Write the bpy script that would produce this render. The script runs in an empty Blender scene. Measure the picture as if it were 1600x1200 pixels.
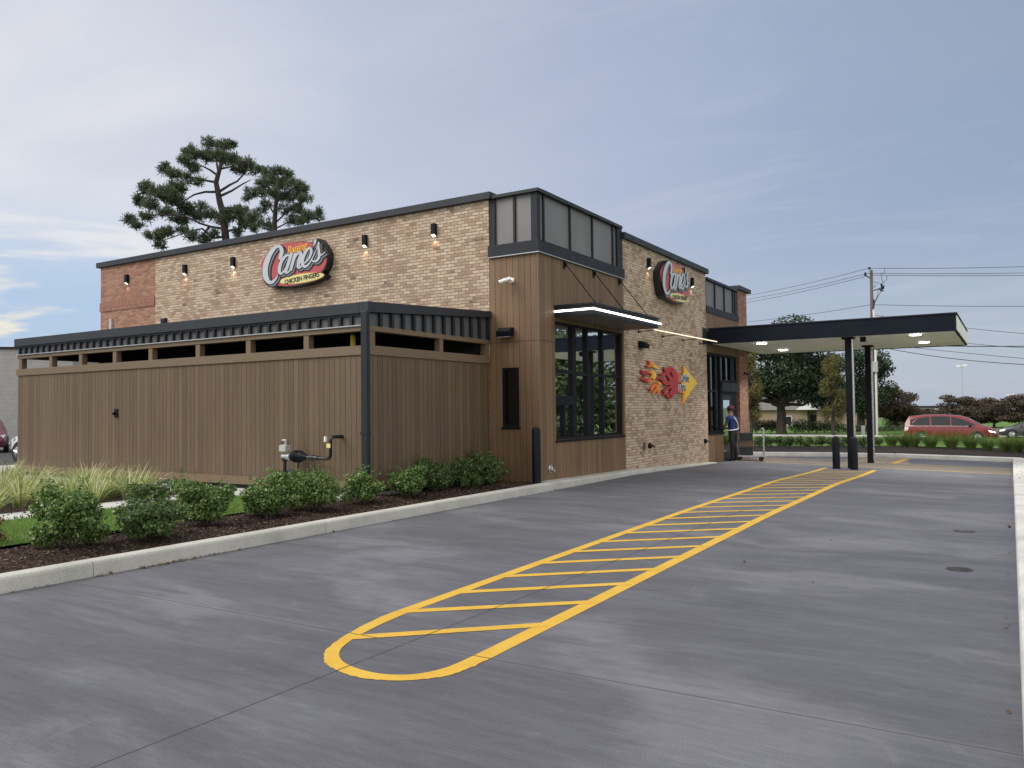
import bpy, bmesh, math, random
import numpy as np
from mathutils import Vector, Matrix

# ------------------------------------------------------------------ scene, camera, world, sun
SC = bpy.context.scene
COL = SC.collection
R = math.radians
random.seed(7)
RNG = np.random.default_rng(11)

F_PX = 1259.24
EYE = np.array([7.8983, -13.8158, 1.55])
CR = np.array([0.85045715, 0.52590892, -0.01193496])
CU = np.array([0.02724261, -0.02137417, 0.99940031])
CF = np.array([-0.52533844, 0.85027228, 0.03250495])
cd = bpy.data.cameras.new('camera'); cam = bpy.data.objects.new('camera', cd); COL.objects.link(cam)
cd.sensor_width = 36.0; cd.lens = F_PX / 1600 * 36; cd.clip_end = 4000; cd.clip_start = 0.05
mw = Matrix.Identity(4)
for i in range(3):
    mw[i][0] = CR[i]; mw[i][1] = CU[i]; mw[i][2] = -CF[i]; mw[i][3] = EYE[i]
cam.matrix_world = mw
SC.camera = cam
SC.view_settings.view_transform = 'Standard'
try: SC.view_settings.look = 'None'
except Exception: pass
SC.view_settings.gamma = 1.0
SC.view_settings.exposure = 0.60
SC.cycles.max_bounces = 8
SC.cycles.transparent_max_bounces = 12

SUN_DIR = Vector((-0.50, -0.52, 0.70)).normalized()      # towards the sun
SUN_EL = math.asin(SUN_DIR.z); SUN_ROT = math.atan2(SUN_DIR.x, SUN_DIR.y)


def sock(nt, node, idx, v):
    s = node.inputs[idx]
    if isinstance(v, bpy.types.NodeSocket): nt.links.new(v, s)
    elif v is not None:
        if s.type in ('RGBA',) and len(v) == 3: v = (*v, 1)
        s.default_value = v


def mth(nt, op, a, b=None, c=None, clamp=False):
    n = nt.nodes.new('ShaderNodeMath'); n.operation = op; n.use_clamp = clamp
    sock(nt, n, 0, a); sock(nt, n, 1, b); sock(nt, n, 2, c)
    return n.outputs[0]


def vmth(nt, op, a, b=None, out=0):
    n = nt.nodes.new('ShaderNodeVectorMath'); n.operation = op
    sock(nt, n, 0, a); sock(nt, n, 1, b)
    return n.outputs[out]


def comb(nt, x, y, z):
    n = nt.nodes.new('ShaderNodeCombineXYZ'); sock(nt, n, 0, x); sock(nt, n, 1, y); sock(nt, n, 2, z)
    return n.outputs[0]


def sep(nt, v):
    n = nt.nodes.new('ShaderNodeSeparateXYZ'); sock(nt, n, 0, v); return n.outputs


def mixc(nt, f, a, b, mode='MIX'):
    n = nt.nodes.new('ShaderNodeMix'); n.data_type = 'RGBA'; n.blend_type = mode
    sock(nt, n, 0, f); sock(nt, n, 6, a); sock(nt, n, 7, b)
    return n.outputs[2]


def noise(nt, v, scale=5, detail=4, rough=0.55, dist=0.0):
    n = nt.nodes.new('ShaderNodeTexNoise')
    if v is not None: nt.links.new(v, n.inputs['Vector'])
    n.inputs['Scale'].default_value = scale; n.inputs['Detail'].default_value = detail
    n.inputs['Roughness'].default_value = rough; n.inputs['Distortion'].default_value = dist
    return n.outputs[0]


def sstep(nt, x, lo, hi, a=0.0, b=1.0):
    n = nt.nodes.new('ShaderNodeMapRange'); n.interpolation_type = 'SMOOTHSTEP'
    sock(nt, n, 0, x); n.inputs[1].default_value = lo; n.inputs[2].default_value = hi
    n.inputs[3].default_value = a; n.inputs[4].default_value = b
    return n.outputs[0]


def ramp(nt, f, stops, interp='LINEAR'):
    n = nt.nodes.new('ShaderNodeValToRGB'); n.color_ramp.interpolation = interp
    e = n.color_ramp.elements
    while len(e) < len(stops): e.new(0.5)
    for k, (p, c) in enumerate(stops): e[k].position = p; e[k].color = (*c, 1)
    nt.links.new(f, n.inputs[0]); return n.outputs[0]


# world: daylight sky seen through a high thin cloud layer, thicker and brighter towards the low sun; out-of-view parts brightened as fill light
W = bpy.data.worlds.new('World'); SC.world = W; W.use_nodes = True
nt = W.node_tree; nt.nodes.clear()
wo = nt.nodes.new('ShaderNodeOutputWorld'); bg = nt.nodes.new('ShaderNodeBackground')
sky = nt.nodes.new('ShaderNodeTexSky'); sky.sky_type = 'NISHITA'; sky.sun_disc = False
sky.sun_elevation = SUN_EL; sky.sun_rotation = SUN_ROT; sky.air_density = 1.0; sky.dust_density = 1.5
tc = nt.nodes.new('ShaderNodeTexCoord'); dvec = vmth(nt, 'NORMALIZE', tc.outputs['Generated'])
sx, sy, sz = sep(nt, dvec)
den = mth(nt, 'ADD', mth(nt, 'MAXIMUM', sz, 0.0), 0.16)
pv = comb(nt, mth(nt, 'DIVIDE', sx, den), mth(nt, 'DIVIDE', sy, den), 0.0)
pv2 = vmth(nt, 'MULTIPLY', pv, (0.55, 1.25, 1.0))
rotn = nt.nodes.new('ShaderNodeVectorRotate'); rotn.inputs['Angle'].default_value = 0.7
nt.links.new(pv2, rotn.inputs['Vector'])
n1 = noise(nt, rotn.outputs[0], 0.62, 6, 0.52, 0.5)
n2 = noise(nt, rotn.outputs[0], 1.9, 7, 0.6, 0.8)
glow = mth(nt, 'ADD', mth(nt, 'MULTIPLY', sx, -0.80), mth(nt, 'MULTIPLY', sy, 0.36))   # towards the bright west
low = mth(nt, 'SUBTRACT', 1.0, mth(nt, 'MAXIMUM', sz, 0.0))
g1 = mth(nt, 'ADD', glow, mth(nt, 'MULTIPLY', mth(nt, 'SUBTRACT', n1, 0.5), 0.42))
veil = ramp(nt, g1, [(0.22, (0.196, 0.243, 0.325)), (0.50, (0.242, 0.288, 0.385)), (0.68, (0.300, 0.338, 0.430)), (0.79, (0.360, 0.393, 0.475)), (0.92, (0.60, 0.59, 0.585))])
veil = mixc(nt, sstep(nt, n2, 0.44, 0.74, 0.0, 0.32), veil, (0.42, 0.435, 0.50))
veil = mixc(nt, sstep(nt, n1, 0.30, 0.50, 0.5, 0.0), veil, (0.205, 0.262, 0.385))
hz = sstep(nt, sz, 0.0, 0.22, 0.45, 0.0)
veil = mixc(nt, hz, veil, (0.41, 0.435, 0.47))
over = sstep(nt, sz, 0.58, 0.88)  # unseen overhead cloud whitened to add light from above
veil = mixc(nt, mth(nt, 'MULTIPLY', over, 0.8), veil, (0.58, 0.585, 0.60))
back = sstep(nt, mth(nt, 'MULTIPLY', mth(nt, 'SUBTRACT', sx, sy), 0.66), -0.40, 0.50)  # out-of-view sky behind and to the right, brightened to light the walls
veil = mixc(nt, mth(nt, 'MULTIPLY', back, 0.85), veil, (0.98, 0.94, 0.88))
skyc = vmth(nt, 'SCALE', sky.outputs[0]); nt.nodes[-1].inputs['Scale'].default_value = 0.10
# breaks in the cloud low in the west
gap = mth(nt, 'MULTIPLY', sstep(nt, glow, 0.70, 0.86), sstep(nt, sz, 0.12, 0.27, 1.0, 0.0))
n3 = noise(nt, vmth(nt, 'MULTIPLY', dvec, (2.2, 2.2, 13.0)), 2.1, 6, 0.55, 0.3)
gap = mth(nt, 'MULTIPLY', gap, sstep(nt, n3, 0.46, 0.60, 1.0, 0.0))
col = mixc(nt, mth(nt, 'MULTIPLY', gap, 0.85), veil, (0.255, 0.36, 0.52))
lowc = mth(nt, 'ADD', n3, mth(nt, 'MULTIPLY', sstep(nt, glow, 0.80, 0.90), 0.16))
warm = mth(nt, 'MULTIPLY', mth(nt, 'MULTIPLY', sstep(nt, glow, 0.76, 0.85), sstep(nt, sz, 0.07, 0.17, 1.0, 0.0)), sstep(nt, lowc, 0.56, 0.66))
col = mixc(nt, mth(nt, 'MULTIPLY', warm, 0.9), col, (0.66, 0.58, 0.45))
col = mixc(nt, 0.12, col, skyc)
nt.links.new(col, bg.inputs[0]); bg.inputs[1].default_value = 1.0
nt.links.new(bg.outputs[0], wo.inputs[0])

sl = bpy.data.lights.new('sun', 'SUN'); sl.energy = 1.7; sl.angle = R(38); sl.color = (1.0, 0.93, 0.84)
so = bpy.data.objects.new('sun', sl); COL.objects.link(so)
so.rotation_euler = SUN_DIR.to_track_quat('Z', 'Y').to_euler()


# ------------------------------------------------------------------ survey helpers (photo pixel -> place in the world)
def ray(px, py): return CF * F_PX + CR * (px - 800) - CU * (py - 600)
def on_x(px, py, x=0.0): d = ray(px, py); return EYE + d * ((x - EYE[0]) / d[0])
def on_y(px, py, y=0.0): d = ray(px, py); return EYE + d * ((y - EYE[1]) / d[1])
def on_z(px, py, z=0.0): d = ray(px, py); return EYE + d * ((z - EYE[2]) / d[2])
def at(px, py, dist): return EYE + CF * dist + CR * ((px - 800) / F_PX * dist) - CU * ((py - 600) / F_PX * dist)
def cl(v, a, b): return max(a, min(b, v))
def gz(x, y): return -0.02 * cl(y - 4, 0, 58) - 0.022 * cl(x, 0, 8) * cl((y + 2) / 10, 0, 1)


def kerb_y(x):
    pts = [(-60, 2), (-8, 14.2), (-0.2, 15.95), (2, 18.1), (4.2, 19.5), (7.8, 19.6), (60, 19.6)]
    for (a, b), (c, d) in zip(pts, pts[1:]):
        if x <= c: return b + (d - b) * (x - a) / (c - a)
    return 19.6


def bz(x, y):           # the planted verge between the lot and the road
    k = kerb_y(x) + 0.2; z0 = gz(x, k) + 0.13
    if y < 35: return z0 + (-0.27 - z0) * cl((y - k) / (35 - k), 0, 1)
    return -0.27 + (gz(0, 42) + 0.02 + 0.27) * cl((y - 36) / 6, 0, 1)


def on_f(px, py, f, dz=0.0):
    d = ray(px, py); d = d / np.linalg.norm(d); t = 4.0
    while t < 260:
        P = EYE + d * t
        if P[2] < f(P[0], P[1]) + dz: return P
        t += 0.03
    return P


# ------------------------------------------------------------------ materials
MATS = {}


def newmat(name):
    m = bpy.data.materials.new(name); m.use_nodes = True
    nt = m.node_tree; b = nt.nodes['Principled BSDF']; MATS[name] = m
    return m, nt, b


def pos(nt): return nt.nodes.new('ShaderNodeNewGeometry').outputs['Position']
def obj_co(nt): return nt.nodes.new('ShaderNodeTexCoord').outputs['Object']


def bump(nt, b, h, strength=0.3, dist=0.01):
    n = nt.nodes.new('ShaderNodeBump'); n.inputs['Strength'].default_value = strength; n.inputs['Distance'].default_value = dist
    nt.links.new(h, n.inputs['Height']); nt.links.new(n.outputs[0], b.inputs['Normal'])


def M(name, c, rough=0.6, metal=0.0, var=0.12, nscale=6.0, bmp=0.0, bscale=60, spec=0.5, stretch=None, coat=0.0):
    if name in MATS: return MATS[name]
    m, nt, b = newmat(name)
    v = obj_co(nt)
    if stretch: v = vmth(nt, 'MULTIPLY', v, stretch)
    n = noise(nt, v, nscale, 5, 0.6)
    f = sstep(nt, n, 0.25, 0.75)
    lo = tuple(x * (1 - var) for x in c); hi = tuple(min(1, x * (1 + var)) for x in c)
    nt.links.new(mixc(nt, f, lo, hi), b.inputs['Base Color'])
    b.inputs['Roughness'].default_value = rough; b.inputs['Metallic'].default_value = metal
    b.inputs['Specular IOR Level'].default_value = spec; b.inputs['Coat Weight'].default_value = coat
    nt.links.new(sstep(nt, noise(nt, v, nscale * 2.3, 3), 0.2, 0.8, max(0.03, rough - 0.08), min(1, rough + 0.08)), b.inputs['Roughness'])
    if bmp: bump(nt, b, noise(nt, v, bscale, 4), bmp, 0.005)
    return m


def emit(name, c, s):
    m, nt, b = newmat(name); b.inputs['Base Color'].default_value = (0.8, 0.8, 0.8, 1)
    b.inputs['Emission Color'].default_value = (*c, 1); b.inputs['Emission Strength'].default_value = s
    return m


def brick(name, stops, mortar, w=0.203, h=0.0677, gap=0.010, wob=0.008):
    m, nt, b = newmat(name)
    P = pos(nt); x, y, z = sep(nt, P)
    wb = noise(nt, P, 9, 3); wb2 = noise(nt, vmth(nt, 'ADD', P, (7.3, 1.1, 3.7)), 9, 3)
    u = mth(nt, 'ADD', mth(nt, 'ADD', x, y), mth(nt, 'MULTIPLY', mth(nt, 'SUBTRACT', wb, 0.5), wob * 2))
    v = mth(nt, 'ADD', z, mth(nt, 'MULTIPLY', mth(nt, 'SUBTRACT', wb2, 0.5), wob))
    vv = mth(nt, 'DIVIDE', v, h); row = mth(nt, 'FLOOR', vv); fv = mth(nt, 'SUBTRACT', vv, row)
    off = mth(nt, 'FRACT', mth(nt, 'MULTIPLY', row, 0.5))
    uu = mth(nt, 'ADD', mth(nt, 'DIVIDE', u, w), off); colm = mth(nt, 'FLOOR', uu); fu = mth(nt, 'SUBTRACT', uu, colm)
    du = mth(nt, 'MULTIPLY', mth(nt, 'MINIMUM', fu, mth(nt, 'SUBTRACT', 1.0, fu)), w)
    dv = mth(nt, 'MULTIPLY', mth(nt, 'MINIMUM', fv, mth(nt, 'SUBTRACT', 1.0, fv)), h)
    edge = mth(nt, 'ADD', mth(nt, 'MINIMUM', du, dv), mth(nt, 'MULTIPLY', mth(nt, 'SUBTRACT', noise(nt, P, 55, 2), 0.5), 0.006))
    mask = sstep(nt, edge, gap * 0.3, gap * 0.75)
    wn = nt.nodes.new('ShaderNodeTexWhiteNoise'); wn.noise_dimensions = '2D'
    nt.links.new(comb(nt, colm, row, 0.0), wn.inputs['Vector'])
    patch = noise(nt, P, 1.5, 5, 0.6)
    rf = mth(nt, 'ADD', mth(nt, 'ADD', mth(nt, 'MULTIPLY', wn.outputs[0], 0.8), 0.1), mth(nt, 'MULTIPLY', mth(nt, 'SUBTRACT', patch, 0.5), 1.1), clamp=True)
    c = ramp(nt, rf, stops)
    grit = noise(nt, P, 38, 5, 0.65)
    c = mixc(nt, 1.0, c, ramp(nt, grit, [(0.25, (0.66, 0.65, 0.64)), (0.55, (1, 1, 1)), (0.8, (1.12, 1.1, 1.08))]), 'MULTIPLY')
    c = mixc(nt, mask, mortar, c)
    nt.links.new(c, b.inputs['Base Color']); b.inputs['Roughness'].default_value = 0.9
    b.inputs['Specular IOR Level'].default_value = 0.2
    bump(nt, b, mth(nt, 'ADD', mask, mth(nt, 'MULTIPLY', grit, 0.5)), 0.8, 0.008)
    return m


brick('tan_brick', [(0.0, (0.186, 0.143, 0.115)), (0.06, (0.335, 0.244, 0.184)), (0.30, (0.428, 0.317, 0.239)), (0.55, (0.539, 0.428, 0.331)), (0.85, (0.591, 0.488, 0.386)), (1.0, (0.632, 0.534, 0.437))], (0.279, 0.207, 0.158), w=0.185, gap=0.0125)
brick('red_brick', [(0.0, (0.250, 0.136, 0.100)), (0.4, (0.330, 0.177, 0.128)), (0.75, (0.390, 0.224, 0.165)), (1.0, (0.430, 0.271, 0.207))], (0.260, 0.189, 0.152), gap=0.008, wob=0.003)
brick('soldier_brick', [(0.0, (0.280, 0.144, 0.108)), (0.5, (0.330, 0.172, 0.126)), (1.0, (0.370, 0.207, 0.156))], (0.190, 0.127, 0.102), w=0.0677, h=0.26, gap=0.009, wob=0.001)
brick('grey_block', [(0.0, (0.36, 0.365, 0.36)), (0.5, (0.38, 0.385, 0.38)), (1.0, (0.40, 0.405, 0.40))], (0.33, 0.335, 0.33), w=0.40, h=0.20, gap=0.010, wob=0.002)
brick('house_brick', [(0.0, (0.26, 0.19, 0.14)), (0.5, (0.33, 0.24, 0.18)), (1.0, (0.38, 0.29, 0.22))], (0.30, 0.26, 0.22))


def boards(name, c1, c2, w=0.13, joint=None, gap=0.0045):
    m, nt, b = newmat(name)
    P = pos(nt); x, y, z = sep(nt, P)
    uu = mth(nt, 'DIVIDE', mth(nt, 'ADD', mth(nt, 'ADD', x, y), 0.031), w); colm = mth(nt, 'FLOOR', uu); fu = mth(nt, 'SUBTRACT', uu, colm)
    d = mth(nt, 'MULTIPLY', mth(nt, 'MINIMUM', fu, mth(nt, 'SUBTRACT', 1.0, fu)), w)
    mask = sstep(nt, d, gap * 0.6, gap * 1.3)
    if joint is not None:
        jz = mth(nt, 'ABSOLUTE', mth(nt, 'SUBTRACT', z, joint)); mask = mth(nt, 'MULTIPLY', mask, sstep(nt, jz, 0.004, 0.008))
    wn = nt.nodes.new('ShaderNodeTexWhiteNoise'); wn.noise_dimensions = '1D'; nt.links.new(colm, wn.inputs['W'])
    gv = comb(nt, mth(nt, 'MULTIPLY', mth(nt, 'ADD', x, y), 60), mth(nt, 'MULTIPLY', wn.outputs[0], 40), mth(nt, 'MULTIPLY', z, 1.6))
    g = noise(nt, gv, 1.0, 6, 0.6, 0.4)
    c = mixc(nt, wn.outputs[0], c1, c2)
    c = mixc(nt, 1.0, c, ramp(nt, g, [(0.25, (0.72, 0.71, 0.70)), (0.6, (1.05, 1.05, 1.05)), (0.85, (1.22, 1.2, 1.18))]), 'MULTIPLY')
    wide = noise(nt, vmth(nt, 'MULTIPLY', P, (1.3, 1.3, 0.5)), 1.0, 4)
    c = mixc(nt, 1.0, c, ramp(nt, wide, [(0.3, (0.88, 0.88, 0.88)), (0.7, (1.08, 1.08, 1.08))]), 'MULTIPLY')
    c = mixc(nt, mask, (0.025, 0.018, 0.013), c)
    nt.links.new(c, b.inputs['Base Color']); b.inputs['Roughness'].default_value = 0.62
    bump(nt, b, mth(nt, 'ADD', mask, mth(nt, 'MULTIPLY', g, 0.08)), 0.7, 0.006)
    return m


boards('fence_boards', (0.108, 0.071, 0.041), (0.144, 0.098, 0.059), 0.124)
boards('tower_boards', (0.150, 0.088, 0.046), (0.218, 0.134, 0.072), 0.140, joint=2.93)
M('trim_board', (0.157, 0.110, 0.070), 0.6, var=0.14, nscale=3, stretch=(1.2, 1.2, 22), bmp=0.15, bscale=3)
M('charcoal', (0.015, 0.019, 0.027), 0.55, 0.0, 0.10, 2.0, spec=0.3)
M('coping_metal', (0.027, 0.032, 0.042), 0.52, 0.1, 0.10, 1.5, spec=0.35)
M('fascia_metal_shaded', (0.095, 0.096, 0.104), 0.50, 0.15, 0.10, 1.6, stretch=(1, 1, 0.35))  # panel metal darkened to stand for the shade under the coping
M('panel_metal', (0.185, 0.182, 0.188), 0.50, 0.25, 0.10, 1.6, stretch=(1, 1, 0.35))
M('black_paint', (0.0055, 0.0068, 0.011), 0.52, 0.0, 0.15, 3, spec=0.18)
M('navy_metal', (0.0045, 0.0085, 0.018), 0.6, 0.0, 0.12, 0.8, spec=0.16)
M('soffit_white', (0.88, 0.87, 0.87), 0.5, 0, 0.05, 0.7)
M('soffit_brown', (0.10, 0.065, 0.045), 0.55, 0, 0.15, 3, stretch=(1, 12, 1))
M('steel', (0.55, 0.56, 0.57), 0.28, 0.9, 0.08, 8)
M('galvanised', (0.42, 0.44, 0.46), 0.45, 0.6, 0.12, 14)
M('white_plastic', (0.78, 0.78, 0.77), 0.4, 0, 0.04)
M('grey_plastic', (0.40, 0.41, 0.42), 0.5, 0, 0.08)
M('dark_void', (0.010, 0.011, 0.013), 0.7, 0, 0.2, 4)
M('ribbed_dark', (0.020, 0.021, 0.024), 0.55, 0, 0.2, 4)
M('interior_wall', (0.33, 0.27, 0.16), 0.8, 0, 0.1, 0.8)
M('interior_floor', (0.12, 0.10, 0.085), 0.5, 0, 0.15, 2)
M('interior_ceiling', (0.30, 0.29, 0.27), 0.8, 0, 0.05, 2)
M('roof_membrane', (0.45, 0.45, 0.44), 0.8, 0, 0.08, 1)
M('yellow_guard', (0.62, 0.50, 0.03), 0.5, 0, 0.08)
M('bark', (0.062, 0.052, 0.046), 0.9, 0, 0.35, 7, 0.7, 18, 0.2, (1, 1, 0.3))
M('pole_wood', (0.16, 0.13, 0.105), 0.85, 0, 0.25, 5, 0.4, 30, 0.2, (1, 1, 0.1))
M('stem_bark', (0.075, 0.055, 0.04), 0.9, 0, 0.25, 20)
M('wire', (0.03, 0.03, 0.035), 0.6, 0, 0.05)
M('white_wall', (0.66, 0.67, 0.68), 0.75, 0, 0.05, 0.4)
M('roof_light', (0.15, 0.138, 0.125), 0.75, 0, 0.07, 1.0)
M('tan_wall', (0.42, 0.32, 0.23), 0.8, 0, 0.10, 1.0)
M('sign_white', (0.50, 0.535, 0.585), 0.35, 0, 0.04)
M('sign_red', (0.46, 0.075, 0.085), 0.35, 0, 0.08, 2)
M('sign_black', (0.012, 0.014, 0.018), 0.35, 0, 0.1)
M('sign_grey', (0.23, 0.25, 0.28), 0.4, 0, 0.05)
M('sign_gold', (0.62, 0.40, 0.11), 0.35, 0, 0.06)
M('sign_cream', (0.72, 0.66, 0.28), 0.4, 0, 0.06)
M('sign_yellow', (0.75, 0.44, 0.045), 0.4, 0, 0.05)
M('tyre', (0.018, 0.018, 0.019), 0.8, 0, 0.1)
M('alloy', (0.55, 0.56, 0.58), 0.3, 0.8, 0.05)
M('skin', (0.16, 0.085, 0.06), 0.55, 0, 0.06)
M('shirt_blue', (0.007, 0.020, 0.11), 0.8, 0, 0.12)
M('trouser_black', (0.012, 0.012, 0.014), 0.85, 0, 0.1)
M('cap_red', (0.075, 0.018, 0.016), 0.8, 0, 0.1)
M('box_brown', (0.30, 0.21, 0.14), 0.8, 0, 0.1)
emit('led_white', (1.0, 0.97, 0.92), 3.2)
emit('led_warm', (1.0, 0.80, 0.50), 0.75)
emit('downlight_glow', (1.0, 0.97, 0.90), 5.0)
emit('sconce_glow', (1.0, 0.86, 0.66), 1.3)
emit('headlamp_glow', (1.0, 0.98, 0.94), 1.2)


def glass(name, tint, trans=0.5):
    m, nt, b = newmat(name); nt.nodes.remove(b)
    out = nt.nodes['Material Output']
    g = nt.nodes.new('ShaderNodeBsdfGlossy'); g.inputs['Roughness'].default_value = 0.015; g.inputs['Color'].default_value = (0.82, 0.88, 0.9, 1)
    t = nt.nodes.new('ShaderNodeBsdfTransparent'); t.inputs['Color'].default_value = (*tint, 1)
    n = nt.nodes.new('ShaderNodeBump'); n.inputs['Strength'].default_value = 0.03; n.inputs['Distance'].default_value = 0.02
    nt.links.new(noise(nt, obj_co(nt), 1.3, 2), n.inputs['Height']); nt.links.new(n.outputs[0], g.inputs['Normal'])
    f = nt.nodes.new('ShaderNodeFresnel'); f.inputs['IOR'].default_value = 1.75
    mx = nt.nodes.new('ShaderNodeMixShader')
    nt.links.new(f.outputs[0], mx.inputs[0]); nt.links.new(t.outputs[0], mx.inputs[1]); nt.links.new(g.outputs[0], mx.inputs[2])
    nt.links.new(mx.outputs[0], out.inputs[0]); return m


glass('window_glass', (0.22, 0.25, 0.24))
m, nt, b = newmat('car_glass'); b.inputs['Base Color'].default_value = (0.015, 0.018, 0.022, 1); b.inputs['Roughness'].default_value = 0.06


def leafmat(name, stops, rough=0.45, transl=0.22, spec=0.4):
    m, nt, b = newmat(name); out = nt.nodes['Material Output']
    r = nt.nodes.new('ShaderNodeNewGeometry').outputs['Random Per Island']
    c = ramp(nt, r, stops); nt.links.new(c, b.inputs['Base Color'])
    b.inputs['Roughness'].default_value = rough; b.inputs['Specular IOR Level'].default_value = spec
    t = nt.nodes.new('ShaderNodeBsdfTranslucent'); nt.links.new(mixc(nt, 1.0, c, (1.1, 1.25, 0.6), 'MULTIPLY'), t.inputs[0])
    mx = nt.nodes.new('ShaderNodeMixShader'); mx.inputs[0].default_value = transl
    nt.links.new(b.outputs[0], mx.inputs[1]); nt.links.new(t.outputs[0], mx.inputs[2]); nt.links.new(mx.outputs[0], out.inputs[0])
    return m


leafmat('shrub_leaf', [(0, (0.049, 0.097, 0.026)), (0.45, (0.094, 0.172, 0.045)), (0.8, (0.163, 0.258, 0.067)), (1, (0.276, 0.374, 0.128))], 0.36)
leafmat('dark_shrub_leaf', [(0, (0.039, 0.078, 0.024)), (0.6, (0.075, 0.137, 0.040)), (1, (0.155, 0.218, 0.072))], 0.36)
leafmat('copper_leaf', [(0, (0.10, 0.035, 0.020)), (0.6, (0.17, 0.065, 0.035)), (1, (0.12, 0.11, 0.04))], 0.5)
leafmat('lily_blade', [(0, (0.13, 0.19, 0.06)), (0.3, (0.27, 0.33, 0.13)), (0.65, (0.52, 0.53, 0.28)), (1, (0.74, 0.72, 0.50))], 0.45, 0.3)
leafmat('grass_blade', [(0, (0.081, 0.163, 0.029)), (0.6, (0.138, 0.252, 0.046)), (1, (0.244, 0.325, 0.081))], 0.55, 0.3)
leafmat('tuft_blade', [(0, (0.078, 0.138, 0.036)), (0.6, (0.126, 0.198, 0.058)), (1, (0.204, 0.252, 0.096))], 0.55, 0.3)
leafmat('pine_needle', [(0, (0.053, 0.079, 0.048)), (0.6, (0.092, 0.124, 0.076)), (1, (0.153, 0.176, 0.115))], 0.55, 0.2)
leafmat('oak_leaf', [(0, (0.012, 0.027, 0.012)), (0.6, (0.023, 0.047, 0.018)), (1, (0.044, 0.076, 0.027))], 0.5, 0.15)
leafmat('cypress_leaf', [(0, (0.066, 0.084, 0.024)), (0.5, (0.132, 0.138, 0.041)), (0.85, (0.204, 0.156, 0.054)), (1, (0.204, 0.102, 0.048))], 0.55, 0.25)
leafmat('myrtle_leaf', [(0, (0.037, 0.037, 0.027)), (0.5, (0.075, 0.062, 0.040)), (0.8, (0.106, 0.060, 0.050)), (1, (0.138, 0.069, 0.056))], 0.55, 0.15)
leafmat('hedge_leaf', [(0, (0.030, 0.055, 0.020)), (0.6, (0.055, 0.085, 0.030)), (1, (0.085, 0.115, 0.042))], 0.55, 0.15)
leafmat('mulch_chip', [(0, (0.023, 0.013, 0.010)), (0.5, (0.058, 0.034, 0.025)), (0.85, (0.111, 0.072, 0.052)), (1, (0.221, 0.169, 0.130))], 0.9, 0.0, 0.2)
leafmat('dry_leaf', [(0, (0.098, 0.049, 0.025)), (1, (0.196, 0.119, 0.063))], 0.8, 0.1, 0.2)


def joint_mask(nt, x, y):
    j1 = mth(nt, 'ABSOLUTE', mth(nt, 'SUBTRACT', x, 4.42))
    yy = mth(nt, 'DIVIDE', mth(nt, 'ADD', y, 9.57), 4.62); jf = mth(nt, 'ABSOLUTE', mth(nt, 'SUBTRACT', mth(nt, 'FRACT', mth(nt, 'ADD', yy, 0.5)), 0.5))
    j2 = mth(nt, 'MULTIPLY', jf, 4.62)
    return sstep(nt, mth(nt, 'MINIMUM', j1, j2), 0.003, 0.008, 0.0, 1.0), j2


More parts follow.
